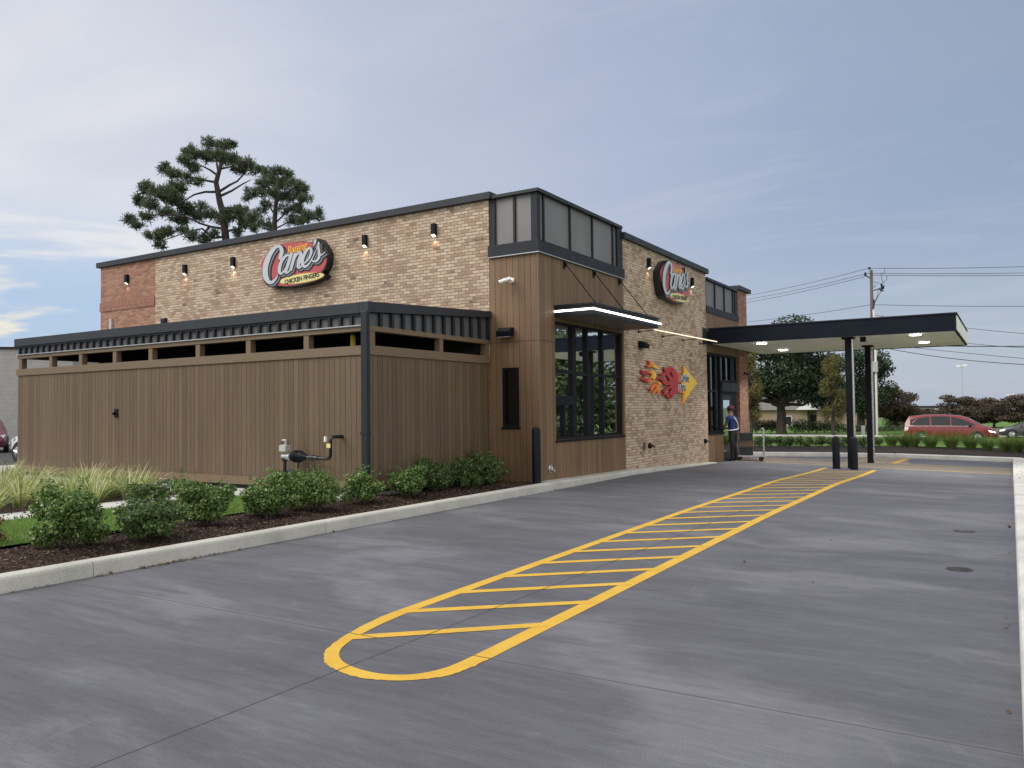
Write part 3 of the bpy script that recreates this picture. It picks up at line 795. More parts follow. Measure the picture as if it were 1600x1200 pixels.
mb = MB().mat('tan_brick')
mb.wall(YW, [-12.28, TX], [-0.2, 5.90], lambda u, z: True, 0.3).build('brick_wall', None, B)
mb = MB().mat('tan_brick')
mb.wall(XW, [Y1, Y2], [-0.5, 5.68], lambda u, z: True, 0.3).build('brick_wall', None, B)
mb = MB().mat('red_brick'); mb.wall(YW, [FX, -12.28], [-0.2, 5.90], lambda u, z: True, 0.3)
mb.box(FX, FX + 0.3, 0.3, BY - 0.3, -0.4, 5.90); mb.box(FX, -0.02, BY - 0.3, BY, -0.5, 5.60)
mb.build('red_brick_wall', None, B)
solid_box('soldier_course', 'soldier_brick', (FX - 0.018, -12.30, -0.022, -0.001, 4.59, 4.85))
mb = MB().mat('red_brick'); mb.box(-0.32, 0.0, Y3 + 0.02, BY - 0.001, -0.5, 5.62); mb.build('red_brick_pier', None, B)
# copings
c = MB(); c.box(FX - 0.12, -1.08, -0.08, 0.36, 5.90, 6.05); c.box(FX - 0.12, FX + 0.36, 0.36, BY + 0.06, 5.90, 6.05)
c.build('parapet_coping', 'coping_metal', B, bevel=0.008)
c = MB(); c.box(-0.36, 0.085, Y1 - 0.06, Y2 + 0.10, 5.68, 5.83); c.box(-2.4, -0.36, Y1 - 0.06, Y1 + 0.28, 5.68, 5.83)
c.build('parapet_coping', 'coping_metal', B, bevel=0.008)
c = MB(); c.box(-0.36, 0.085, Y3 - 0.02, BY + 0.35, 5.62, 5.76); c.box(FX + 0.36, -0.36, BY - 0.34, BY + 0.06, 5.61, 5.75)
c.build('parapet_coping', 'coping_metal', B, bevel=0.008)
mb = MB(); mb.face([(FX + 0.3, 0.3, 5.45), (-0.3, 0.3, 5.45), (-0.3, BY - 0.3, 5.45), (FX + 0.3, BY - 0.3, 5.45)]); mb.build('roof', 'roof_membrane', B)

# corner tower
W1 = (0.66, 4.06, 0.93, 3.37)
NW = (-0.87, -0.47, 1.22, 2.41)
mb = MB().mat('tower_boards')
mb.wall(YW, [TX, NW[0], NW[1], -0.24], [-0.1, NW[2], NW[3], 4.69], lambda u, z: not (NW[0] < u < NW[1] and NW[2] < z < NW[3]), 0.24)
mb.wall(XW, [0.24, W1[0], W1[1], Y1], [-0.3, W1[2], W1[3], 4.69], lambda u, z: not (W1[0] < u < W1[1] and W1[2] < z < W1[3]), 0.24)
mb.box(-0.24, 0, 0.0, 0.24, -0.1, 4.69)
mb.build('tower_cladding', None, B)
solid_box('corner_trim', 'trim_board', (-0.028, 0.006, -0.006, 0.028, -0.05, 4.69))
mb = MB(); mb.box(TX, 0.045, -0.045, 0.20, 4.69, 4.93); mb.box(-0.2, 0.045, 0.20, Y1 - 0.002, 4.69, 4.93)
mb.build('tower_band', 'charcoal', B, bevel=0.006)
mb = MB(); mb.box(TX, 0.052, -0.052, -0.03, 4.675, 4.692); mb.box(0.03, 0.052, -0.03, Y1, 4.675, 4.692); mb.build('drip_edge', 'galvanised', B)
mb = MB(); mb.box(TX + 0.002, -0.06, 0.06, 0.2, 4.93, 5.90); mb.box(-0.2, -0.06, 0.2, Y1 - 0.002, 4.93, 5.90); mb.build('tower_panel', 'panel_metal', B)
for fn_, u, w_, d_ in ((YW, -1.155, 0.14, 0.02), (YW, -0.58, 0.045, 0.02), (XW, 0.30, 0.05, 0.025), (XW, 1.45, 0.05, 0.025), (XW, 2.54, 0.05, 0.025), (XW, 3.64, 0.05, 0.025), (XW, 3.86, Y1 - 0.003 - 3.86, 0.01)):
    mb = MB(); fbox(mb, fn_, u, u + w_, 4.93, 5.90, d_, 0.06); mb.build('panel_seam', 'charcoal', B)
mb = MB(); mb.box(-0.16, -0.02, 0.02, 0.16, 4.93, 5.90); mb.build('corner_post', 'charcoal', B)
mb = MB(); mb.box(TX, 0.035, -0.035, 0.24, 5.90, 5.97); mb.box(-0.24, 0.035, 0.24, Y1 - 0.06, 5.90, 5.97); mb.build('tower_coping', 'coping_metal', B, bevel=0.006)

fw = window(B, YW, *NW, [], d=0.06, edge=0.05)
u0, u1, z0, z1 = W1
window(B, XW, u0, u1, z0, z1, [(1.53, 1.70, z0 + 0.055, z1 - 0.055), (2.22, 2.29, z0 + 0.055, z1 - 0.055), (3.02, 3.10, z0 + 0.055, z1 - 0.055),
                               (1.70, 2.22, 2.28, 2.35), (2.29, 3.02, 2.28, 2.35), (3.10, u1 - 0.055, 2.28, 2.35),
                               (u0 + 0.055, 1.53, 2.31, 2.39), (u0 + 0.055, 1.53, 1.64, 1.84), (1.12, 1.19, z0 + 0.055, 1.64)])
# second bay over the entrance
mb = MB().mat('tower_boards'); mb.wall(XW, [Y2, Y3 + 0.02], [3.27, 4.50], lambda u, z: True, 0.24); mb.build('entrance_cladding', None, B)
solid_box('entrance_band', 'charcoal', (-0.2, 0.03, Y2 + 0.002, Y3, 4.50, 4.70))
solid_box('entrance_panel', 'panel_metal', (-0.2, -0.05, Y2 + 0.002, Y3, 4.70, 5.52))
for u, w_ in ((Y2 + 0.02, 0.06), (11.35, 0.06), (12.35, 0.06), (13.30, 0.06), (13.55, Y3 - 13.55)):
    mb = MB(); fbox(mb, XW, u, u + w_, 4.70, 5.52, 0.010, 0.05); mb.build('panel_seam', 'charcoal', B)
solid_box('entrance_coping', 'coping_metal', (-0.24, 0.03, Y2 + 0.11, Y3 - 0.03, 5.52, 5.60), bevel=0.006)
# storefront: fixed window on a wood-clad base, door with a transom beyond
mb = MB().mat('tower_boards'); mb.wall(XW, [Y2, 11.92], [-0.5, 0.72], lambda u, z: True, 0.24); mb.build('entrance_cladding', None, B)
window(B, XW, Y2 + 0.02, 11.92, 0.77, 3.26, [(10.85, 10.93, 0.825, 3.2), (10.45, 10.85, 2.05, 2.11), (10.93, 11.40, 2.05, 2.11), (11.40, 11.62, 0.825, 3.2)], d=0.12)
window(B, XW, 11.95, 13.70, 2.40, 3.26, [(12.45, 12.55, 2.455, 3.2), (13.05, 13.5, 2.455, 3.2)], d=0.12, sill=False)
solid_box('door_header', 'coping_metal', (-0.14, -0.01, 11.95, 13.74, 2.08, 2.38))
mb = MB(); fbox(mb, XW, 12.0, 12.1, -0.3, 2.07, 0.08, 0.16); fbox(mb, XW, 13.22, 13.72, -0.3, 2.07, 0.08, 0.16); fbox(mb, XW, 12.1, 13.22, 1.98, 2.07, 0.08, 0.16)
mb.build('door_frame', 'black_paint', B)
dr = MB(); fbox(dr, XW, 12.1, 12.24, -0.15, 1.97, 0.09, 0.14); fbox(dr, XW, 13.08, 13.22, -0.15, 1.97, 0.09, 0.14); fbox(dr, XW, 12.24, 13.08, 1.80, 1.97, 0.09, 0.14); fbox(dr, XW, 12.24, 13.08, -0.15, 0.12, 0.09, 0.14)
dro = dr.build('door', 'coping_metal', B, bevel=0.004)
g = MB(); g.face([XW(12.24, 0.12, 0.115), XW(13.08, 0.12, 0.115), XW(13.08, 1.8, 0.115), XW(12.24, 1.8, 0.115)]); g.build('pane', 'window_glass', dro)
h = MB(); h.tube([XW(12.31, 0.75, 0.08), XW(12.31, 0.75, 0.03), XW(12.31, 1.35, 0.03), XW(12.31, 1.35, 0.08)], 0.014, 8); h.build('handle', 'steel', dro, smooth=True)
# rooms behind the glass
mb = MB().mat('interior_wall'); mb.box(-4.0, -3.9, 0.3, BY - 0.31, -0.3, 3.5)
mb.mat('interior_ceiling').box(-3.9, -0.25, 0.31, BY - 0.31, 3.46, 3.5)
mb.mat('interior_floor').box(-3.9, -0.25, 0.31, BY - 0.31, -0.35, -0.02)
mb.mat('interior_wall').box(-3.9, -0.35, 9.2, 9.3, -0.02, 3.45)
mb.mat('steel').box(-1.7, -0.95, 0.9, 3.4, 0.0, 0.92)
mb.mat('black_paint').box(-1.5, -1.1, 1.25, 1.6, 0.93, 1.35).box(-3.85, -3.2, 1.2, 3.9, 0.0, 1.9)
mb.mat('interior_wall').box(-2.6, -2.5, 0.31, 2.6, 2.3, 3.45)
mb.build('interior', None, B)
solid_box('floor_slab', 'kerb_concrete', (FX + 0.01, -0.012, 0.012, BY - 0.012, -0.6, -0.36))

# small fixtures on the building, each a thing of its own
def sconce(p, fn, u, z, label, first=None):
    loc = fn(u, z, 0.0)
    t = empty('wall_lamp', loc, label, 'wall lamp', 'black downlight sconces along the brick parapets')
    out = Vector(fn(0, 0, -1)) - Vector(fn(0, 0, 0)); sd = Vector((1, 0, 0)) if abs(out.y) > 0.5 else Vector((0, 1, 0))
    P = lambda a, o, zz: tuple(sd * a + out * o + Vector((0, 0, zz)))
    m = MB()
    prof = [(0.0, -0.14), (0.085, -0.09), (0.085, 0.14), (0.0, 0.14)]
    m.prism(prof, -0.055, 0.055, lambda o, zz, d: P(d, o, zz)); m.build('housing', 'black_paint', t, bevel=0.004)
    m = MB(); n = Vector((0, 0, -1)) * 0.085 + out * 0.0
    m.prism([(0.016, -0.136), (0.080, -0.098), (0.083, -0.106), (0.019, -0.146)], -0.040, 0.040, lambda o, zz, d: P(d, o, zz)); m.build('lens', 'sconce_glow', t)
    l = bpy.data.lights.new('lamp_light', 'SPOT'); l.energy = 1.1; l.color = (1.0, 0.66, 0.36); l.spot_size = R(95); l.spot_blend = 0.8; l.shadow_soft_size = 0.02
    lo = bpy.data.objects.new('lamp_light', l); COL.objects.link(lo); lo.parent = t
    lo.location = out * 0.085 + Vector((0, 0, -0.19)); lo.rotation_euler = Vector((out.x * 0.55, out.y * 0.55, 1)).to_track_quat('Z', 'Y').to_euler()
    return t


sconce('a', YW, -13.56, 5.43, 'black wall lamp on the red brick end section above the soldier course')
sconce('b', YW, -10.94, 5.44, 'black wall lamp on tan brick just right of the red brick section')
sconce('c', YW, -9.00, 5.43, 'black wall lamp on tan brick immediately left of the oval sign above the enclosure')
sconce('d', YW, -4.51, 5.44, 'black wall lamp on tan brick next right of the oval sign above the enclosure')
sconce('e', YW, -2.54, 5.44, 'black wall lamp on tan brick beside the grey metal tower panels')
sconce('f', XW, 5.72, 5.30, 'black wall lamp on drive-through brick wall between tower and oval sign')
sconce('g', XW, 9.05, 5.23, 'black wall lamp on drive-through brick wall just beyond the oval sign')

t = empty('louvre_box', (-11.85, 0, 4.06), 'small dark louvred box on red brick just above the enclosure roof', 'vent')
m = MB(); m.box(-0.10, 0.10, -0.07, -0.001, -0.13, 0.13); m.build('housing', 'charcoal', t, bevel=0.006)
m = MB()
for k in range(5): m.box(-0.085, 0.085, -0.082, -0.071, -0.11 + k * 0.045, -0.085 + k * 0.045)
m.build('louvre', 'charcoal', t)
t = empty('utility_box', (-14.33, 0, 4.18), 'narrow pale grey box at the far end of the red brick wall', 'box')
m = MB(); m.box(-0.055, 0.055, -0.06, -0.001, -0.18, 0.18); m.build('housing', 'grey_plastic', t, bevel=0.008)
m = MB(); m.cyl((0, -0.03, -0.18), (0, -0.03, -0.5), 0.014, 8); m.build('conduit', 'grey_plastic', t)


def camera_fix(loc, aim, label, rz=0):
    t = empty('security_camera', loc, label, 'camera')
    a = Vector(aim).normalized(); m = MB()
    n = Vector((0, 1, 0)) if abs(a.x) < 0.9 else Vector((0, 1, 0))
    o = Vector(loc)
    return t, a


t = empty('security_camera', (-0.60, 0, 4.17), 'white bullet camera on the wood-clad tower end facing left', 'camera', 'security cameras on the building')
m = MB(); m.lathe([(0.055, 0), (0.055, -0.03), (0.03, -0.045)], axis='y', n=18); m.cyl((0, -0.04, 0), (-0.03, -0.13, -0.02), 0.018, 10); m.build('mount', 'white_plastic', t, smooth=True)
m = MB(); m.tube([(0.03, -0.12, 0.02), (-0.17, -0.24, -0.055)], 0.043, 14); m.box(-0.09, -0.03, -0.2, -0.15, 0.01, 0.03); m.build('housing', 'white_plastic', t, smooth=True)
m = MB(); m.tube([(-0.172, -0.241, -0.056), (-0.182, -0.247, -0.060)], 0.038, 14); m.build('lens', 'sign_black', t, smooth=True)
t = empty('security_camera', (0, 14.45, 2.75), 'dark bullet camera on the red brick pier under the canopy', 'camera', 'security cameras on the building')
m = MB(); m.lathe([(0.05, 0), (0.05, 0.03), (0.02, 0.05)], axis='x', n=16); m.cyl((0.04, 0, 0), (0.12, -0.02, -0.03), 0.018, 8); m.build('mount', 'charcoal', t, smooth=True)
m = MB(); m.tube([(0.10, 0.0, -0.02), (0.16, -0.20, -0.06)], 0.042, 12); m.build('housing', 'charcoal', t, smooth=True)

def speaker_light(name, loc, out, label):
    t = empty(name, loc, label, 'floodlight', 'black wedge floodlights on the walls'); out = Vector(out); sd = Vector((abs(out.y), abs(out.x), 0))
    P = lambda o, z, d: tuple(sd * d + out * o + Vector((0, 0, z)))
    m = MB(); m.prism([(0.0, 0.09), (0.09, 0.085), (0.20, 0.01), (0.17, -0.10), (0.05, -0.085), (0.0, -0.06)], -0.16, 0.16, P); m.build('housing', 'black_paint', t, bevel=0.012, smooth=True)
    m = MB(); m.prism([(0.06, -0.089), (0.165, -0.103), (0.165, -0.111), (0.06, -0.097)], -0.13, 0.13, P); m.build('lens', 'grey_plastic', t)
    return t
speaker_light('wall_floodlight', (-0.73, 0, 3.13), (0, -1, 0), 'black wedge floodlight on the wood-clad tower end above the narrow window')
speaker_light('wall_floodlight', (0, 5.15, 3.16), (1, 0, 0), 'black wedge floodlight on the brick wall above the flame arrow')

t = empty('wall_outlet', (0, 5.27, 0.60), 'small brown flush cover plate low on the brick drive-through wall', 'cover plate')
m = MB(); m.box(0.001, 0.02, -0.07, 0.07, -0.10, 0.10); m.build('plate', 'soffit_brown', t, bevel=0.004)
for y, z, lab in ((5.60, 0.60, 'black hose bib box low on the brick wall beside the brown cover plate'), (10.0, 0.55, 'black round hose bib low at the far end of the brick wall')):
    t = empty('hose_bib', (0, y, z), lab, 'tap')
    m = MB(); m.lathe([(0.07, 0.001), (0.07, 0.05), (0.045, 0.075)], axis='x', n=16); m.build('collar', 'black_paint', t, smooth=True)
    m = MB(); m.tube([(0.05, 0, 0), (0.13, 0, 0), (0.15, 0, -0.06)], 0.018, 8); m.build('spout', 'black_paint', t, smooth=True)
t = empty('drain_cap', (0, 0.38, 0.36), 'round silver drain nozzle low on the wood-clad tower corner', 'nozzle')
m = MB(); m.lathe([(0.085, 0.002), (0.085, 0.02), (0.05, 0.03), (0.05, 0.06), (0.025, 0.07)], axis='x', n=20); m.build('flange', 'steel', t, smooth=True)
m = MB(); m.lathe([(0.03, 0.0), (0.03, 0.11), (0.02, 0.115)], (0, 0, -0.035), axis='x', n=14); m.build('spout', 'steel', t, smooth=True)

# canopy over the pick-up window
A = empty('window_awning', (0, 0.65, 3.45), 'flat black awning with white light strip hung over the drive-through window', 'awning')
AX = 0.88; AL = 3.5
m = MB(); m.box(0.002, AX, 0, AL, 0.0, 0.09); m.box(0.002, AX, 0, AL, 0.13, 0.20); m.box(0.002, AX - 0.03, 0.03, AL - 0.03, 0.09, 0.13); m.box(0.002, AX + 0.03, -0.03, AL + 0.03, 0.20, 0.235)
m.build('frame', 'charcoal', A)
m = MB(); m.box(0.03, AX - 0.03, 0.03, AL - 0.03, -0.012, -0.001); m.build('soffit', 'soffit_brown', A)
m = MB(); m.box(-0.0 + 0.004, AX + 0.012, -0.012, 0.028, 0.093, 0.127); m.box(AX - 0.028, AX + 0.012, 0.028, AL + 0.16, 0.093, 0.127); m.build('light_strip', 'led_white', A)
for y in (0.45, 1.85, 3.24):
    m = MB(); m.tube([(0.05, y, 1.14), (AX - 0.12, y, 0.23)], 0.011, 8); m.build('tie_rod', 'black_paint', A, smooth=True)
    m = MB(); m.box(0.0, 0.02, y - 0.04, y + 0.04, 1.06, 1.24); m.box(0.02, 0.07, y - 0.012, y + 0.012, 1.10, 1.18); m.build('wall_bracket', 'black_paint', A)

G = empty('light_bar', (0.46, 4.95, 3.50), 'slim warm lit bar on black arms between the awning and the canopy', 'light bar')
m = MB(); m.cyl((0, 0, 0), (0, 5.0, 0.03), 0.014, 10); m.build('tube', 'led_warm', G, smooth=True)
for y in (0.1, 1.75, 3.3, 4.8):
    m = MB(); m.cyl((-0.46, y - 0.02, -0.02), (0.0, y, 0.004), 0.011, 8); m.lathe([(0.035, 0.001), (0.035, 0.02)], (-0.46, y - 0.02, -0.02), 'x', 12); m.build('arm', 'black_paint', G, smooth=True)

# big canopy over the lanes
K = empty('drive_through_canopy', (0, 10.3, 3.5), 'long dark navy canopy with white soffit and two posts spanning the lane', 'canopy')
KX, KD, KH = 6.74, 6.3, 0.46
m = MB(); m.box(0.09, KX, 0, 0.05, 0, KH); m.box(0.09, KX, KD - 0.05, KD, 0, KH); m.box(KX - 0.05, KX, 0.05, KD - 0.05, 0.0, KH); m.build('fascia', 'navy_metal', K)
m = MB(); m.box(KX + 0.001, KX + 0.02, 0.05, KD - 0.1, 0.03, KH - 0.05); m.build('end_panel', 'soffit_white', K)
m = MB(); m.box(0.06, KX + 0.03, -0.03, KD + 0.03, KH + 0.002, KH + 0.03); m.build('cap', 'coping_metal', K)
m = MB(); m.box(0.10, KX - 0.052, 0.052, KD - 0.052, 0.02, 0.05); m.build('soffit', 'soffit_white', K)
m = MB(); m.prism([(0.0, 0.0), (0.0, 0.50), (0.09, 0.50), (0.42, 0.0)], -0.30, -0.02, lambda a, b, d: (a * 0 + 0.002 + a * 0.2, d, b)); m.build('wall_flashing', 'coping_metal', K)
for x, y in ((1.50, 0.75), (1.35, 4.1), (5.72, 0.55), (5.68, 3.7)):
    m = MB(); m.lathe([(0.155, 0.018), (0.16, 0.0), (0.13, -0.006)], (x, y, 0), 'z', 24); dl = m.build('downlight', 'soffit_white', K, smooth=True)
    l = bpy.data.lights.new('lamp_light', 'SPOT'); l.energy = 220; l.color = (1.0, 0.97, 0.92); l.spot_size = R(120); l.spot_blend = 0.7; l.shadow_soft_size = 0.12
    lo = bpy.data.objects.new('lamp_light', l); COL.objects.link(lo); lo.parent = K; lo.location = (x, y, -0.06)
    m = MB(); m.lathe([(0.15, -0.008), (0.15, -0.022), (0.10, -0.03)], (x, y, 0), 'z', 24); m.build('lens', 'downlight_glow', dl, smooth=True)
for y in (0.55, 4.25):
    gx = 4.0; g0 = gz(gx, 10.3 + y) - 3.5
    m = MB(); m.box(gx - 0.085, gx + 0.085, y - 0.11, y + 0.11, g0, 0.02); p = m.build('post', 'black_paint', K, bevel=0.008)
    m = MB(); m.box(gx - 0.16, gx + 0.16, y - 0.19, y + 0.19, -0.035, 0.018); m.build('head_plate', 'black_paint', p)
    m = MB(); m.box(gx + 0.087, gx + 0.125, y - 0.05, y + 0.05, g0 + 0.1, 0.0); m.build('conduit', 'steel', p)
m = MB(); m.box(4.30, 4.44, 0.6, 0.74, -0.12, 0.018); m.build('camera_box', 'black_paint', K)

# bollards
def bollard(x, y, h, r, label, z=None):
    t = empty('bollard', (x, y, gz(x, y) if z is None else z), label, 'bollard', 'black steel bollards')
    m = MB(); m.lathe([(r, -0.1), (r, h - r * 0.75), (r * 0.86, h - r * 0.32), (r * 0.5, h - r * 0.06), (0.004, h)], n=24); m.build('post', 'black_paint', t, smooth=True)
    m = MB(); m.lathe([(r + 0.004, 0.0), (r + 0.004, 0.02), (r + 0.001, 0.024)], n=24); m.build('base_collar', 'black_paint', t)
    return t
bollard(0.10, -0.33, 1.07, 0.085, 'black domed bollard on the kerb beside the wood-clad tower corner', 0.15)
bollard(3.68, 10.35, 0.92, 0.10, 'black bollard left of the front canopy post')
bollard(4.16, 10.28, 0.92, 0.10, 'black bollard right of the front canopy post, almost touching it')

# ------------------------------------------------------------------ service enclosure in front of the long wall
E0 = empty('service_enclosure', (TX, -3.7, 0.16), 'long low brown plank enclosure with open slot windows and black metal fascia', 'enclosure')
EW, ED = 11.0, 3.68
EY = lambda u, z, d: (u, 0 + d, z - 0.16); EXR = lambda u, z, d: (-d, u, z - 0.16); EXL = lambda u, z, d: (-EW + d, u, z - 0.16)
zb0, zb1, zs0, zs1, zh0, zh1, zc0, zc1 = 0.24, 0.39, 2.505, 2.66, 2.905, 2.995, 3.20, 3.38
posts = [-EW + 0.10, -9.59, -8.39, -7.12, -5.88, -4.38, -2.93, -1.43]
rposts = [0.12, 2.04, 3.55]
m = MB().mat('fence_boards'); m.wall(EY, [-EW, 0], [0.30, zs0], lambda u, z: True, 0.12)
m.wall(EXR, [0.12, ED], [0.30, zs0], lambda u, z: True, 0.12); m.wall(EXL, [0.12, ED], [0.30, zs0], lambda u, z: True, 0.12); m.build('plank_wall', None, E0)
m = MB()
fbox(m, EY, -EW - 0.03, 0.028, zs0, zs1, -0.028, 0.15); fbox(m, EXR, 0.15, ED, zs0, zs1, -0.028, 0.15); fbox(m, EXL, 0.15, ED, zs0, zs1, -0.028, 0.15)
fbox(m, EY, -EW - 0.01, 0.012, zh0, zh1, -0.012, 0.14); fbox(m, EXR, 0.14, ED, zh0, zh1, -0.012, 0.14); fbox(m, EXL, 0.14, ED, zh0, zh1, -0.012, 0.14)
m.build('rail', 'trim_board', E0, bevel=0.004)
m = MB(); fbox(m, EY, -EW - 0.03, 0.028, zb0, zb1, -0.028, 0.10); fbox(m, EXR, 0.10, ED, zb0, zb1, -0.028, 0.10); fbox(m, EXL, 0.10, ED, zb0, zb1, -0.028, 0.10); m.build('base_rail', 'trim_board', E0, bevel=0.004)
m = MB(); fbox(m, EY, -EW + 0.06, -0.06, 0.10, 0.30, 0.05, 0.09); m.build('kick_shade_strip', 'dark_void', E0)  # dark strip standing in for the shade under the base rail
for u in posts:
    m = MB(); fbox(m, EY, u - 0.062, u + 0.062, zs1, zh0, 0.0, 0.12); m.build('window_post', 'trim_board', E0)
for u in (0.02, 2.04, 3.60):
    m = MB(); fbox(m, EXR, max(0.02, u - 0.055), u + (0.16 if u < 1 else 0.055), zs1, zh0, 0.0, 0.12); m.build('window_post', 'trim_board', E0)
    if u > 1:
        m = MB(); fbox(m, EXL, u - 0.055, u + 0.055, zs1, zh0, 0.0, 0.12); m.build('window_post', 'trim_board', E0)
# metal fascia: flat grey panel with dark standing ribs under a coping
m = MB(); fbox(m, EY, -EW, -0.0, zh1, zc0, 0.02, 0.06)
m.add([EXR(0.06, zh1, 0.02), EXR(ED, zh1, 0.02), EXR(ED, 3.45, 0.02), EXR(0.06, zc0, 0.02), EXR(0.06, zh1, 0.06), EXR(ED, zh1, 0.06), EXR(ED, 3.45, 0.06), EXR(0.06, zc0, 0.06)],
      [(0, 1, 2, 3), (7, 6, 5, 4), (0, 4, 5, 1), (1, 5, 6, 2), (2, 6, 7, 3), (3, 7, 4, 0)])
fbox(m, EXL, 0.06, ED, zh1, zc0, 0.02, 0.06); m.build('fascia_panel', 'fascia_metal_shaded', E0)
m = MB()
u = -EW + 0.05
while u < -0.15:
    fbox(m, EY, u, u + 0.058, zh1 + 0.001, zc0, -0.024, 0.019); u += 0.2515
fbox(m, EY, -EW, 0.0, zc0 - 0.035, zc0, -0.03, 0.019)
u = 0.28
while u < ED - 0.05:
    fbox(m, EXR, u, u + 0.065, zh1 + 0.001, zc0 + 0.25 * u / ED - 0.002, -0.035, 0.019); u += 0.30
m.build('batten', 'charcoal', E0)
m = MB(); fbox(m, EY, -EW - 0.01, 0.008, zh1 - 0.008, zh1 + 0.010, -0.045, 0.0); m.build('drip_edge', 'galvanised', E0)
m = MB(); fbox(m, EY, -EW - 0.07, -0.142, zc0, zc1, -0.06, 0.14)
fbox(m, EXL, 0.14, ED, zc0, zc1, -0.06, 0.14)
q = lambda u, z, d: EXR(u, z, d)
m.hexa([q(-0.06, zc0 + 0.002, -0.062), q(ED, 3.45, -0.062), q(ED, 3.45, 0.14), q(-0.06, zc0 + 0.002, 0.14)], [q(-0.06, zc1 + 0.003, -0.062), q(ED, 3.58, -0.062), q(ED, 3.58, 0.14), q(-0.06, zc1 + 0.003, 0.14)])
m.build('coping', 'coping_metal', E0, bevel=0.006)
m = MB(); m.hexa([EY(-EW + 0.1, 3.28, 0.14), EY(-0.1, 3.28, 0.14), EY(-0.1, 3.28, ED - 0.05), EY(-EW + 0.1, 3.28, ED - 0.05)], [EY(-EW + 0.1, 3.31, 0.14), EY(-0.1, 3.31, 0.14), EY(-0.1, 3.5, ED - 0.05), EY(-EW + 0.1, 3.5, ED - 0.05)]); m.build('roof', 'charcoal', E0)
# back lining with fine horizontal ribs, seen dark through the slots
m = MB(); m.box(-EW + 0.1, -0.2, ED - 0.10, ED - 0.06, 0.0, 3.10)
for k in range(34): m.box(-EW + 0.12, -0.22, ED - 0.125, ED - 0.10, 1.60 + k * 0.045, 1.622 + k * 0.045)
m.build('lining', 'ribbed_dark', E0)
m = MB(); m.tube([(-0.58 - 0.17, 0.45, 0.0), (-0.75, 0.45, 2.72)], 0.045, 12); m.ball((-0.75, 0.45, 2.72), 0.045); m.build('guard_post', 'yellow_guard', E0, smooth=True)
m = MB(); m.box(-0.055, 0.075, -0.115, 0.0 - 0.03, -0.16, 3.06); ds = m.build('downspout', 'charcoal', E0, bevel=0.012)
m = MB(); m.box(-0.065, 0.085, -0.125, -0.029, 1.02, 1.07); m.build('strap', 'charcoal', ds)
m = MB(); m.box(-7.10, -6.98, -0.02, -0.001, 1.34, 1.52); lk = m.build('lock_plate', 'black_paint', E0, bevel=0.004)
m = MB(); m.ball((-7.05, -0.055, 1.42), 0.035); m.cyl((-7.05, -0.02, 1.42), (-7.05, -0.05, 1.42), 0.018, 10); m.build('knob', 'black_paint', lk, smooth=True)
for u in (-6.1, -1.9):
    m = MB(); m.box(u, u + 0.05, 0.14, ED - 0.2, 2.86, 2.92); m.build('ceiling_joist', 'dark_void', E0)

# gas meter set on the planks
g = empty('gas_meter', (-2.86, -3.95, 0.13), 'black gas meter with grey gauge head and elbowed pipe on the plank wall', 'gas meter')
m = MB(); m.tube([(0, 0, -0.2), (0, 0, 0.60)], 0.030, 12); m.tube([(0, 0, 0.16), (0, 0, 0.22)], 0.042, 12); m.tube([(0, 0, 0.36), (0, 0, 0.42)], 0.045, 12); m.ball((0, 0, 0.62), 0.058); m.build('riser', 'sign_black', g, smooth=True)
m = MB(); m.lathe([(0.02, -0.06), (0.06, -0.045), (0.135, -0.03), (0.14, 0.0), (0.135, 0.03), (0.06, 0.045), (0.02, 0.06)], (0.19, -0.02, 0.31), 'y', 24); m.cyl((0, 0, 0.31), (0.10, -0.01, 0.31), 0.03, 10); m.build('regulator', 'sign_black', g, smooth=True)
m = MB(); m.tube([(-0.05, 0, 0.66), (0.19, 0, 0.66)], [0.045, 0.07], 16); m.build('meter_body', 'galvanised', g, smooth=True)
m = MB(); m.tube([(0.17, 0, 0.66), (0.24, 0, 0.67), (0.40, 0, 0.67), (0.47, 0, 0.665), (0.54, 0, 0.66)], [0.075, 0.098, 0.092, 0.060, 0.042], 18); 
for k_ in range(4): m.lathe([(0.105, 0.255 + k_ * 0.035), (0.105, 0.268 + k_ * 0.035)], (0, 0, 0.67), 'x', 18)
m.build('strainer', 'black_paint', g, smooth=True)
m = MB(); m.box(-0.06, 0.10, -0.08, 0.06, 0.75, 0.86); gh = m.build('gauge_box', 'grey_plastic', g, bevel=0.012)
m = MB(); m.lathe([(0.065, 0.86), (0.065, 0.95), (0.05, 0.965)], (0.02, -0.01, 0), 'z', 18); m.build('gauge_cap', 'steel', gh, smooth=True)
m = MB(); m.box(-0.01, 0.06, -0.078, -0.072, 0.885, 0.93); m.build('gauge_label', 'cap_red', gh)
m = MB(); m.tube([(0.52, 0, 0.66), (0.66, 0, 0.655)], 0.035, 12); m.tube([(0.63, 0, 0.655), (0.70, 0, 0.655)], 0.05, 12); m.tube([(0.68, 0, 0.655), (0.80, 0, 0.65)], 0.042, 12)
m.tube([(0.80, 0, 0.65), (1.02, 0, 0.645), (1.06, 0, 0.66), (1.085, 0, 0.70), (1.085, 0, 0.96), (1.09, 0.02, 1.0), (1.11, 0.08, 1.01), (1.12, 0.26, 1.01)], 0.030, 12); m.build('outlet_pipe', 'sign_black', g, smooth=True)
m = MB(); m.box(0.985, 1.02, -0.05, -0.01, 0.93, 1.02); m.build('shutoff_tag', 'white_plastic', g)
m = MB(); m.box(1.04, 1.12, -0.045, -0.032, 0.83, 0.90); m.build('paper_tag', 'sign_cream', g)
m = MB(); m.tube([(0.33, 0, -0.2), (0.33, 0, 0.56)], 0.016, 10); m.build('support_leg', 'sign_black', g, smooth=True)

